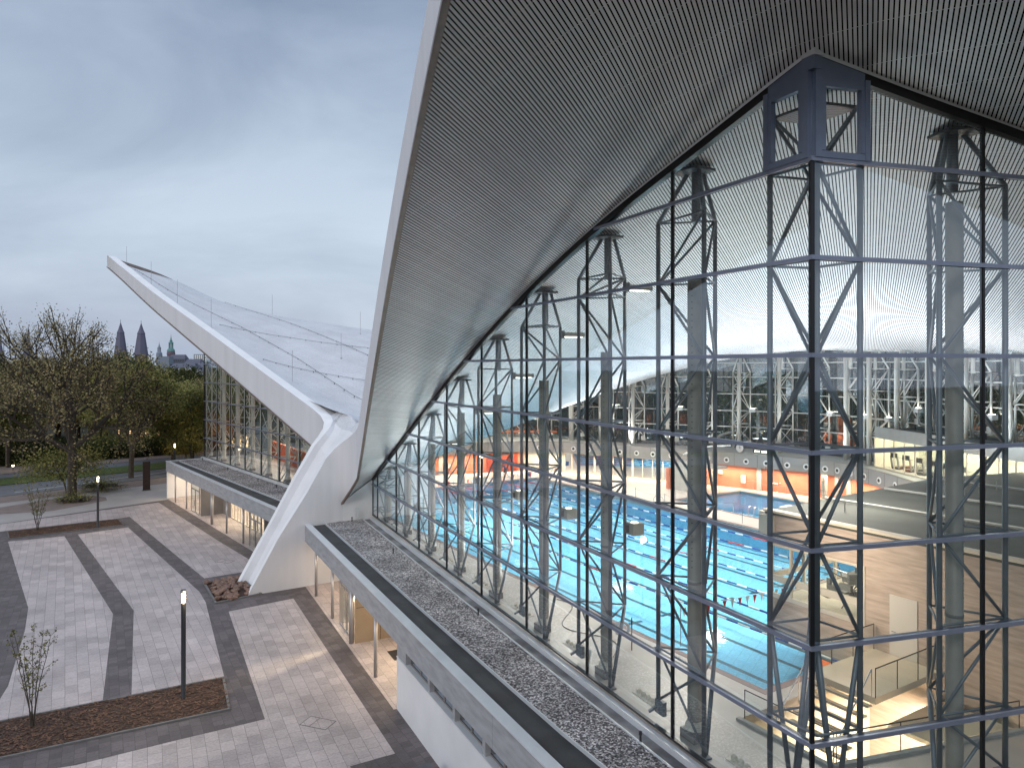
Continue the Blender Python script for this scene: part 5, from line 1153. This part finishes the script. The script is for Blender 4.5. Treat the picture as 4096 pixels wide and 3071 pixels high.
prF(s, e1, 3.05, 3.2, ZP, ZP + .15, gz); prF(s, e1, 3.05, 3.2, ZP + 2.1, ZP + 2.25, gz); gz.build('glazing_frame', M_beige, tf)
g2 = MB(); g2.poly([(*WF(s, 3.12), ZP), (*WF(e1, 3.12), ZP), (*WF(e1, 3.12), -1.4), (*WF(s, 3.12), -1.4)]); g2.build('glazing', M_glass, tf)
ib = MB(); prF(0.3, 45, 7.4, 7.6, ZP, -1.38, ib); ib.build('foyer_wall', M_litwall, tf); lp = MB(); [prF(q, q + 1.2, 4.6, 5.0, -1.42, -1.40, lp) for q in (4, 8, 12, 15, 18, 21, 24, 27)]; lp.build('ceiling_lamps', M_light, tf)
fl_ = MB(); fl_.poly([(*WF(.2, .02), ZP + .012), (*WF(45, .02), ZP + .012), (*WF(45, 8), ZP + .012), (*WF(.2, 8), ZP + .012)]); o = fl_.build('entrance_floor', M_pave2, tf)
if o.data.polygons[0].normal.z < 0: o.data.flip_normals()
for i, (x, y) in enumerate(((485, 215), (717, 305), (998, 410), (1168, 470))):
    p = G(600 + x / 2.309, 1750 + y / 2.309, -.13); q = thing('roof_vent_pipe', f'small black pipe on the far gravel strip, {ORD[i]} from the far end', 'vent pipe', (*p, -.13), 0, 'vent pipes on the far gravel roof'); MB().lathe((0, 0, 0), [(.05, 0), (.04, .28), (.06, .3), (.06, .42), (0, .45)], 8).build('pipe', M_dark, q); MB().lathe((0, 0, 0), [(.12, .0), (.05, .06)], 8).build('flange', M_alu, q)

# ------------------------------------------------------------------ lamps in the building
def area(loc, sx, sy, e, col=(1, .82, .6), rot=(0, 0, 0), name='area_lamp', spread=180):
    l = bpy.data.lights.new(name, 'AREA'); l.shape = 'RECTANGLE'; l.size = sx; l.size_y = sy; l.energy = e; l.color = col; l.spread = R(spread)
    o = bpy.data.objects.new(name, l); sc.collection.objects.link(o); o.location = loc; o.rotation_euler = rot; return o
rF = math.atan2(FND[1], FND[0]); rF2 = math.atan2(FFD[1], FFD[0])
area((*WN(17, 5.6), -1.5), 13, 2.5, 420, rot=(0, 0, rF)); area((*WN(12, 2.2), -1.5), 3, 1.2, 110, (1, .76, .5), (0, 0, rF)); area((*WN(19, 2.0), -1.45), 7, 1.0, 90, (1, .76, .5), (0, 0, rF)); area((*WN(4.5, 2.0), -1.45), 5, 1.0, 60, (1, .78, .55), (0, 0, rF))
area((*WF(16, 5.0), -1.5), 24, 2.0, 650, rot=(0, 0, rF2)); area((*WF(3, 1.8), -1.45), 4, .8, 60, rot=(0, 0, rF2)); area((*WF(18, 1.7), -1.45), 16, .6, 110, rot=(0, 0, rF2))
l = bpy.data.lights.new('door_spot', 'SPOT'); l.energy = 2600; l.color = (1, .78, .52); l.spot_size = R(38); l.spot_blend = .5; l.shadow_soft_size = .25
o = bpy.data.objects.new('door_spot', l); sc.collection.objects.link(o); a_p = Vector((*WN(12.4, 3.0), -2.0)); b_p = Vector((*WN(19, -7), ZP)); o.location = a_p; o.rotation_euler = (b_p - a_p).to_track_quat('-Z', 'Y').to_euler()
# hall: free lamps; uplights along the glass are added to brighten the soffit
for i, s in enumerate(MULA[:7]):
    if i < 3: area((*pA(s, 7.0)[:2], 5.2), 3, 3, 110, (1, .98, .92), (R(180), 0, 0), 'soffit_fill', 110)
    else: area((*pA(s, 3.4)[:2], 1.0), 2.2, 2.2, 330, (1, .97, .90), (R(180), 0, 0), 'soffit_fill', 172)
for (u, w, e) in ((38, 14, 900), (28, 14, 1100), (16, 14, 1100), (4, 14, 900), (30, 30, 900), (16, 30, 1000), (4, 30, 800), (-12, 14, 900), (-24, 16, 900), (-12, 28, 700), (-36, 14, 800)):
    z = min(Zs(abs(u), w, 1 if u > 0 else -1) - 1.2, 14); area(P(u, w, max(4.6, min(z, 11))), 2.2, 2.2, e * 1.08, (1, .87, .74), (0, 0, 0), 'pool_downlight', 150)
for (u, w) in ((34, 20), (24, 24), (12, 24), (20, 38), (2, 26), (36, 32), (-14, 20), (-28, 16)):
    area(P(u, w, 4.4 if u > 0 else 3.9), 3, 3, 620 if u > 15 else 360, (.97, .98, 1), (R(180), 0, 0), 'hall_uplight', 125)
for a, b in zip(FP[3:-1], FP[4:]):
    m_ = e_(a, b, .5); ln = math.dist(a, b); area((m_[0] - .1, m_[1] - .2, 2.38), ln * .85, .35, 46 * ln, (1, .74, .50), (0, 0, math.atan2(b[1] - a[1], b[0] - a[0])), 'gallery_strip_light', 160)
area(P(-22, 9.5, 4.6), 12, 2.5, 900, (1, .76, .52), (0, 0, rzU), 'far_wing_light'); area(P(-40, 8, 4.5), 10, 5, 900, (1, .80, .60), (0, 0, rzU), 'far_wing_light'); [area((FP[q_][0] * .7 + CP[min(q_ - 1, 18)][0] * .3, FP[q_][1] * .7 + CP[min(q_ - 1, 18)][1] * .3, 3.95), 1.5, 1.0, 130, (1, .95, .88), (R(180), 0, 0), 'back_mast_fill', 150) for q_ in (8, 10, 12, 13)]; area((36.5, 56, 6.5), 3, 16, 1300, (1, .84, .62), (0, 0, 0), 'gym_light')  # upward lamps on the gallery are added to whiten the back masts
area(P(46.6, 7.4, -.5), 2.5, 4, 1000, (1, .86, .66), (0, 0, rzU), 'stair_light'); area(P(41, 5.2, 6.2), 2, 2, 190, (1, .78, .58), (R(62), 0, math.atan2(WY, WX) + R(-115)), 'wall_fill', 120); area(P(40.5, 14, 4.2), 3, 3, 160, (1, .84, .66), (0, 0, rzU), 'room_light')  # the lamp aimed at the board wall is added to warm it
# ------------------------------------------------------------------ trees
def leafmat(name, c1, c2):
    m = bpy.data.materials.new(name); m.use_nodes = True; t = m.node_tree; b = t.nodes['Principled BSDF']; k = t.links.new
    g = N(t, 'ShaderNodeNewGeometry'); r = N(t, 'ShaderNodeValToRGB'); r.color_ramp.elements[0].color = (*c1, 1); r.color_ramp.elements[1].color = (*c2, 1)
    k(g.outputs['Random Per Island'], r.inputs[0]); k(r.outputs[0], b.inputs['Base Color']); b.inputs['Roughness'].default_value = .8; b.inputs['Specular IOR Level'].default_value = .2
    b.inputs['Transmission Weight'].default_value = 0
    return m
LF_brown = leafmat('leaf_brown_green', (.15, .13, .06), (.38, .31, .15)); LF_green = leafmat('leaf_green', (.10, .115, .035), (.30, .285, .09)); LF_dark = leafmat('leaf_dark', (.03, .045, .016), (.10, .115, .04)); LF_yel = leafmat('leaf_yellow', (.25, .19, .03), (.55, .42, .10)); LF_young = leafmat('leaf_young', (.06, .07, .02), (.20, .19, .06))
def tree_mesh(seed, h, cr, cb, nl, ls, tr, levels=4, lean=(0, 0), upright=.6, spread_leaf=.5, nb=(5, 4, 3, 3)):
    rnd = random.Random(seed); w = MB(); tips = []
    def grow(p, d, ln, r, lv):
        n = 3; q = p; dd = d
        for i in range(n):
            dd = (dd + Vector((rnd.uniform(-1, 1), rnd.uniform(-1, 1), rnd.uniform(-.4, .8))) * (.16 if lv else .05)).normalized(); q2 = q + dd * ln / n
            w.tube(q, q2, max(.012, r * (1 - .25 * i / n)), 6 if lv < 2 else 4, max(.01, r * (1 - .25 * (i + 1) / n))); q = q2
            if lv >= levels - 2: tips.append(q.copy())
        if lv >= levels: tips.append(q.copy()); return
        for i in range(nb[min(lv, len(nb) - 1)]):
            a = 2 * math.pi * (i + rnd.random() * .7) / nb[min(lv, len(nb) - 1)]; sp_ = rnd.uniform(.45, 1.0)
            side = dd.orthogonal().normalized(); side.rotate(Matrix.Rotation(a, 3, dd)); nd = (dd * (1 - sp_ * .5) + side * sp_ + Vector((0, 0, .18 * upright))).normalized()
            st_ = p + (q - p) * rnd.uniform(.55, 1) if lv else q - (q - p) * rnd.uniform(0, .35)
            grow(st_, nd, ln * rnd.uniform(.58, .82), r * .55, lv + 1)
        grow(q, dd, ln * .7, r * .62, lv + 1)
    grow(Vector((0, 0, 0)), Vector((lean[0], lean[1], 1)).normalized(), cb, tr, 0)
    # fit tips into the crown envelope
    zs = [p.z for p in tips]; zm = max(zs); rm = sorted(math.hypot(p.x, p.y) for p in tips)[int(len(tips) * .95)]; fz = h / zm; fr = cr / rm
    w.v = [(x * (fr if z > cb * .8 else 1 + (fr - 1) * max(0, z / (cb * .8)) ** 2), y * (fr if z > cb * .8 else 1 + (fr - 1) * max(0, z / (cb * .8)) ** 2), z * fz) for x, y, z in w.v]
    lf = MB()
    for _ in range(nl):
        p = rnd.choice(tips); c = Vector((p.x * fr, p.y * fr, p.z * fz)) + Vector((rnd.gauss(0, 1), rnd.gauss(0, 1), rnd.gauss(0, 1))) * spread_leaf
        if c.z < cb * .35: continue
        a = Vector((rnd.uniform(-1, 1), rnd.uniform(-1, 1), rnd.uniform(-1, 1))).normalized(); b = a.orthogonal().normalized(); s = ls * rnd.uniform(.5, 1.3)
        lf.poly([c - a * s, c - b * s * .6, c + a * s, c + b * s * .6])
    return w, lf
def put_tree(name, wl, x, y, z, rz, sc_f, label, group, leaf, cat='tree'):
    t = thing(name, label, cat, (x, y, z), rz, group); t.scale = sc_f if isinstance(sc_f, tuple) else (sc_f,) * 3
    for nm, me in (('trunk', wl[0]), ('crown', wl[1])): o = bpy.data.objects.new(nm, me); sc.collection.objects.link(o); o.parent = t
    return t
def meshes(wl, leaf):
    out = []
    for mb, m, nm in ((wl[0], M_bark, 'trunk'), (wl[1], leaf, 'crown')):
        me = bpy.data.meshes.new(nm); me.from_pydata(mb.v, [], mb.f); me.materials.append(m); out.append(me)
    return out
big = meshes(tree_mesh(11, 26.5, 11.5, 7.0, 14500, .15, .58, 5, nb=(5, 3, 3, 2, 2), spread_leaf=.42), LF_brown)
p = G(289, 1998); put_tree('plane_tree', big, p[0], p[1], ZP, R(40), 1, 'largest bare branched brown green tree with a thick trunk by the plaza path', None, None)
t2 = meshes(tree_mesh(5, 19.5, 9.5, 5.2, 21000, .20, .42, 5, nb=(5, 3, 3, 2, 2), spread_leaf=.6), LF_green)
p = G(524, 1910); put_tree('roadside_tree', t2, p[0], p[1], ZP, 0, 1, 'dark trunked green tree in the verge left of the pylon sign', None, None)
v1 = meshes(tree_mesh(21, 18.5, 8.5, 3.5, 20000, .26, .4, 4, nb=(6, 4, 3, 3), spread_leaf=.95), LF_brown)
v2 = meshes(tree_mesh(22, 18.0, 8.5, 3.0, 22000, .26, .4, 4, nb=(6, 4, 4, 3), spread_leaf=1.0), LF_green)
v3 = meshes(tree_mesh(23, 19.0, 9.0, 3.0, 22000, .30, .4, 4, nb=(6, 4, 4, 3), spread_leaf=1.1), LF_dark)
rnd = random.Random(4)
def far_tree(x, Y, var, s, lab, grp): put_tree('park_tree', var, (x - CX) / FPX * Y, Y, ZP, rnd.random() * 6, (s, s, s * rnd.uniform(.94, 1.04)), lab, grp, None)
GT = 'trees in a dense row beyond the road'; GL = 'brown green tree in the dense row beyond the road'
for i in range(19):
    x = -260 + i * 62; GLi = f'brown green tree in the front row beyond the road, {ORD[i]} from the left'; far_tree(x, 158 + rnd.uniform(-6, 8), v1 if i % 3 else v2, rnd.uniform(.90, 1.0) * (.86 if x > 620 or x < 150 else 1), GLi, GT)
for i in range(15):
    x = -300 + i * 88; far_tree(x, 182 + rnd.uniform(-6, 8), (v3, v1, v2)[i % 3], rnd.uniform(.96, 1.08) * (.86 if x > 600 else 1), GL, GT)
for i in range(16):
    x = -330 + i * 90; far_tree(x, 215 + rnd.uniform(-8, 8), (v3, v2, v1)[i % 3], rnd.uniform(1.0, 1.12) * (.82 if x > 600 else 1), GL, GT)
for i, (x, Y, s) in enumerate(((690, 138, .80), (770, 130, .80), (600, 150, .88), (860, 128, .70), (30, 128, .86), (-90, 112, .9))):
    far_tree(x, Y, v2 if i != 4 else v1, s, ['green tree close to the far corner of the glass hall', 'green tree right beside the far glass corner', 'green tree between the pylon sign and the glass hall', 'green tree partly behind the far glass wall', 'brown green tree at the left edge beyond the road', 'brown green tree cut by the left edge of the view'][i], None)
# trees behind the hall, seen through its glass
for i in range(20):
    a = i / 19; x = 1750 + a * 2500; Y = 125 - 22 * a + rnd.uniform(-6, 6); far_tree(x, Y, v3 if i % 3 else v2, rnd.uniform(.95, 1.1), 'dark tree behind the hall seen through its rear glass', 'dark trees behind the hall')
for i in range(12):
    a = i / 11; x = 1700 + a * 2600; Y = 150 - 10 * a; far_tree(x, Y, v3, rnd.uniform(1.2, 1.35), 'dark tree behind the hall seen through its rear glass', 'dark trees behind the hall')
# hedge and shrubs
def shrub(x, v, h, r_, leaf, label, n=2600, ls=.09, name='shrub', seed=1, grp=None):
    me = meshes(tree_mesh(seed, h, r_, h * .25, n, ls, .05, 3, nb=(6, 4, 3), spread_leaf=.18 * r_), leaf); p = G(x, v); return put_tree(name, me, p[0], p[1], ZP, seed, 1, label, grp, None, 'shrub')
for i in range(16):
    x = -40 + i * 50; Yv = 1868 - i * 3.3; me = v3; p = G(x, Yv); t = put_tree('hedge_bush', [v3[0], v3[1]], p[0], p[1] + 3, ZP - 2.2, rnd.random() * 6, (.36, .36, .34), f'dark bush of the hedge along the far pavement, {ORD[i]} from the left', 'hedge bushes along the far pavement', None, 'bush')
shrub(265, 1982, 6.2, 5.4, LF_green, 'wide low shrub behind the thick tree trunk', 5200, .13, seed=31)
shrub(405, 1962, 1.3, 3.2, LF_green, 'low ground shrub right of the thick trunk', 1500, .1, seed=32)
shrub(745, 1842, 4.2, 3.6, LF_yel, 'yellow leaved shrub lit by the lamp beside the hall', 3600, .12, seed=33)
shrub(300, 2004, .6, 2.3, LF_green, 'grassy weeds around the foot of the thick trunk', 900, .10, seed=34)
# young multi-stem trees
def young(x, v, h, r_, seed, label, nl):
    rn_ = random.Random(seed); w = MB(); lf = MB()
    for s in range(6):
        a = s * 1.05 + rn_.random() * .4; p = Vector((math.cos(a) * .08, math.sin(a) * .08, 0)); top = Vector((math.cos(a) * r_ * rn_.uniform(.25, .75), math.sin(a) * r_ * rn_.uniform(.25, .75), h * rn_.uniform(.75, 1)))
        pr = p; 
        for j in range(1, 9):
            k_ = j / 8; q = Vector((p.x + (top.x - p.x) * k_ ** 1.4, p.y + (top.y - p.y) * k_ ** 1.4, top.z * k_)) + Vector((rn_.uniform(-1, 1), rn_.uniform(-1, 1), 0)) * .04; w.tube(pr, q, .035 * (1 - .75 * (j - 1) / 8), 5, .035 * (1 - .75 * j / 8))
            if j > 2:
                for b_ in range(3):
                    d = Vector((rn_.uniform(-1, 1), rn_.uniform(-1, 1), rn_.uniform(.5, 1.4))).normalized(); e = q + d * rn_.uniform(.35, .9) * (1.15 - k_ * .5); w.tube(q, e, .010, 4, .004)
                    for _ in range(nl):
                        k2 = rn_.uniform(.35, 1.05); c = q + (e - q) * k2 + Vector((rn_.gauss(0, .05), rn_.gauss(0, .05), rn_.gauss(0, .05))); aa = Vector((rn_.uniform(-1, 1), rn_.uniform(-1, 1), rn_.uniform(-.6, .6))).normalized(); bb = aa.orthogonal().normalized(); s_ = rn_.uniform(.035, .07); lf.poly([c - aa * s_, c - bb * s_ * .6, c + aa * s_, c + bb * s_ * .6])
            pr = q
    p = G(x, v); t = thing('young_tree', label, 'tree', (*p, ZP + .05), 0); w.build('stems', M_bark, t); lf.build('crown', LF_young, t)
young(130, 2906, 5.0, 1.7, 3, 'young multi stemmed tree with sparse leaves in the large mulch bed', 7)
young(150, 2122, 4.6, 1.9, 8, 'young multi stemmed tree in the far mulch bed', 9)
# ------------------------------------------------------------------ skyline
M_slate = mat('slate_copper', (.13, .13, .19), .8, noise=(.05, .1)); M_brick = mat('spire_brick', (.17, .12, .15), .9, noise=(.05, .1)); M_copper = mat('green_copper', (.12, .26, .25), .7); M_hazy = mat('hazed_stone', (.22, .26, .33), .9); M_city = mat('distant_roof', (.11, .12, .16), .8); M_cityw = mat('distant_render', (.34, .36, .40), .8)  # haze fading is put into the bluish spire and distant stone colours
def skypt(x, Y): return (x - CX) / FPX * Y
def spire(x, vt, vb, wpx, Y, m, label, kind):
    X = skypt(x, Y); top = CH + (VH - vt) / FPX * Y; s = FPX / Y; w = wpx / s; t = thing('church_tower', label, 'church tower', (X, Y, ZP), R(20)); H_ = top - ZP
    if kind == 'twin':
        MB().prism([(-w / 2, -w / 2), (w / 2, -w / 2), (w / 2, w / 2), (-w / 2, w / 2)], 0, H_ * .45).build('tower', M_brick, t)
        z0 = H_ * .45; hh = H_ - z0; pr = [(w * .62, z0), (w * .42, z0 + hh * .46), (w * .33, z0 + hh * .66), (w * .36, z0 + hh * .67), (w * .22, z0 + hh * .78), (.3, H_), (0, H_)]
        MB().lathe((0, 0, 0), pr, 8).build('spire', m, t); MB().tube((0, 0, H_), (0, 0, H_ + 3.5), .25, 5).build('cross', M_dark, t)
    elif kind == 'needle':
        MB().prism([(-w / 2, -w / 2), (w / 2, -w / 2), (w / 2, w / 2), (-w / 2, w / 2)], 0, H_ * .5).build('tower', m, t); MB().lathe((0, 0, 0), [(w * .55, H_ * .5), (w * .3, H_ * .68), (.25, H_), (0, H_)], 8).build('spire', m, t)
    else:
        z = lambda f_: H_ * f_
        MB().lathe((0, 0, 0), [(w * .5, 0), (w * .5, z(.55)), (w * .56, z(.56)), (w * .5, z(.62))], 8).build('tower', M_brick if kind == 'green' else m, t)
        MB().lathe((0, 0, 0), [(w * .52, z(.62)), (w * .48, z(.66)), (w * .32, z(.70)), (0, z(.71))], 12).build('dome', m, t)
        l = MB(); [l.tube((w * .25 * math.cos(a), w * .25 * math.sin(a), z(.70)), (w * .25 * math.cos(a), w * .25 * math.sin(a), z(.81)), w * .05, 5) for a in [j * math.pi / 4 for j in range(8)]]; l.build('lantern', m, t)
        MB().lathe((0, 0, 0), [(w * .32, z(.81)), (w * .3, z(.84)), (w * .14, z(.86)), (w * .2, z(.875)), (w * .10, z(.90)), (.15, H_), (0, H_)], 10).build('spire', m, t); MB().tube((0, 0, H_), (0, 0, H_ * 1.03), .2, 5).build('cross', M_dark, t)
spire(482.5, 1290, 0, 40, 900, M_slate, 'left one of the twin dark church spires beyond the trees', 'twin'); spire(564.7, 1293, 0, 42, 900, M_slate, 'right one of the twin dark church spires beyond the trees', 'twin')
spire(113, 1302, 0, 24, 1500, M_slate, 'slim grey church spire behind the bare crown at left', 'needle'); spire(-2, 1308, 0, 22, 1500, M_slate, 'slim dark church spire at the left edge of the view', 'needle')
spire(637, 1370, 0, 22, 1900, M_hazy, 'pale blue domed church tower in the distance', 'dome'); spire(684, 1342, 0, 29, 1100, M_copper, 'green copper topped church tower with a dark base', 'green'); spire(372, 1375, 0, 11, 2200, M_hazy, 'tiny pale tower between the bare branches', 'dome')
def house(x0, x1, vt, Y, m, label, roof=None, win=0, vb=1520):
    a, b = skypt(x0, Y), skypt(x1, Y); zt = CH + (VH - vt) / FPX * Y; t = thing('city_building', label, 'building', ((a + b) / 2, Y, ZP)); w = (b - a) / 2; h = zt - ZP; rh = h * .18 if roof else 0
    MB().prism([(-w, 0), (w, 0), (w, 14), (-w, 14)], 0, h - rh).build('wall', m, t)
    if roof: r = MB(); r.v = [(-w, 0, h - rh), (w, 0, h - rh), (w, 14, h - rh), (-w, 14, h - rh), (-w * .8, 5, h), (w * .8, 5, h), (w * .8, 9, h), (-w * .8, 9, h)]; r.f = [(0, 1, 5, 4), (1, 2, 6, 5), (2, 3, 7, 6), (3, 0, 4, 7), (4, 5, 6, 7)]; r.build('roof', roof, t)
    if win:
        for j in range(win):
            q = MB()
            for i in range(7): q.box((-w * .8 + i * w * .26, -.05, h - rh - 2.5 - j * 3.2), (w * .14, .1, 1.6))
            q.build('windows', mat('office_windows', (.5, .5, .5), .5, emis=(1, .85, .6), es=.35) if (win > 2) else M_dark, t)
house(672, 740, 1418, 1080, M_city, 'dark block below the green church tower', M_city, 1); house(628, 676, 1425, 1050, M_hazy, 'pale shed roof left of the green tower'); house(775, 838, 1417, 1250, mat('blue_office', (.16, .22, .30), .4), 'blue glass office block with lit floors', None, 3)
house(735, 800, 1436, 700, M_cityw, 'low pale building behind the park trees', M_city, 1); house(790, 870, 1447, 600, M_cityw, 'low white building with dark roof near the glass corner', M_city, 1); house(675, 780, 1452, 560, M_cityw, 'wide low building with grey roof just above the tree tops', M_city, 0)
t = thing('gabled_house', 'white gabled house front above the park trees', 'house', (skypt(793, 330), 330, ZP)); gw_ = 330 / FPX * 26; zt = CH - (1471 - VH) / FPX * 330 - ZP
h_ = MB(); h_.v = [(-gw_, 0, 0), (gw_, 0, 0), (gw_, 0, zt - 2.5), (0, 0, zt), (-gw_, 0, zt - 2.5), (-gw_, 12, 0), (gw_, 12, 0), (gw_, 12, zt - 2.5), (0, 12, zt), (-gw_, 12, zt - 2.5)]; h_.f = [(0, 1, 2, 3, 4), (9, 8, 7, 6, 5), (0, 4, 9, 5), (1, 6, 7, 2)]; h_.build('wall', M_cityw, t)
h_ = MB(); h_.v = [(-gw_ - .4, -.5, zt - 2.7), (0, -.5, zt + .15), (gw_ + .4, -.5, zt - 2.7), (-gw_ - .4, 12.5, zt - 2.7), (0, 12.5, zt + .15), (gw_ + .4, 12.5, zt - 2.7)]; h_.f = [(0, 1, 4, 3), (1, 2, 5, 4)]; h_.build('roof', M_city, t); MB().box((0, -.05, zt - 2.3), (.9, .1, .7)).build('window', M_dark, t)
t = thing('lit_pavilion', 'low building with warm lit windows glimpsed between trunks behind the hedge', 'building', (0, 0, 0)); q_ = MB(); x0_, x1_ = skypt(470, 172), skypt(1000, 150); q_.prism([(x0_, 172), (x1_, 150), (x1_ + 2, 158), (x0_ + 2, 180)], ZP, ZP + 4.6); q_.build('wall', M_cityw, t)
w_ = MB()
for i in range(22):
    k_ = (i + .5) / 22; w_.box((x0_ + (x1_ - x0_) * k_, 172 - 22 * k_ - .12, ZP + 2.2), (.95, .1, 2.4), math.atan2(-22, x1_ - x0_))
w_.build('lit_windows', mat('warm_window', (.8, .6, .4), .5, emis=(1, .62, .32), es=1.6), t)
# distant wood closing the horizon
wm = MB(); rnd = random.Random(9)
for _ in range(26000):
    x = rnd.uniform(-1500, 5500); Y = rnd.uniform(330, 480); X = skypt(x, Y); z = ZP + rnd.random() ** .6 * (13.5 + 2.5 * math.sin(X * .09) + 1.5 * math.sin(X * .23)); s = rnd.uniform(.8, 1.9); a = Vector((rnd.uniform(-1, 1), rnd.uniform(-.3, .3), rnd.uniform(-1, 1))).normalized(); b = a.orthogonal().normalized(); c = Vector((X, Y, z)); wm.poly([c - a * s, c - b * s, c + a * s, c + b * s])
tag(wm.build('distant_wood', LF_dark), 'far wooded park closing the horizon', 'woodland', None, 'stuff')
# street lights far
for i, (x, v) in enumerate(((52, 1862),)):
    p = G(x, v + 20); q = thing('street_light', 'tiny lit street light in front of the hedge at the far left', 'street light', (*p, ZP)); MB().tube((0, 0, 0), (0, 0, .7), .05, 6).build('post', M_dark, q); MB().lathe((0, 0, .7), [(0, 0), (.2, .05), (.2, .25), (0, .3)], 8).build('lamp', M_lampglow, q)
for o in [o for o in bpy.data.objects if o.type == 'MESH' and o.parent is None and 'kind' not in o and 'label' not in o]: o['kind'] = 'structure'
for o in [o for o in bpy.data.objects if o.get('kind') == 'structure' and 'label' in o]: pass
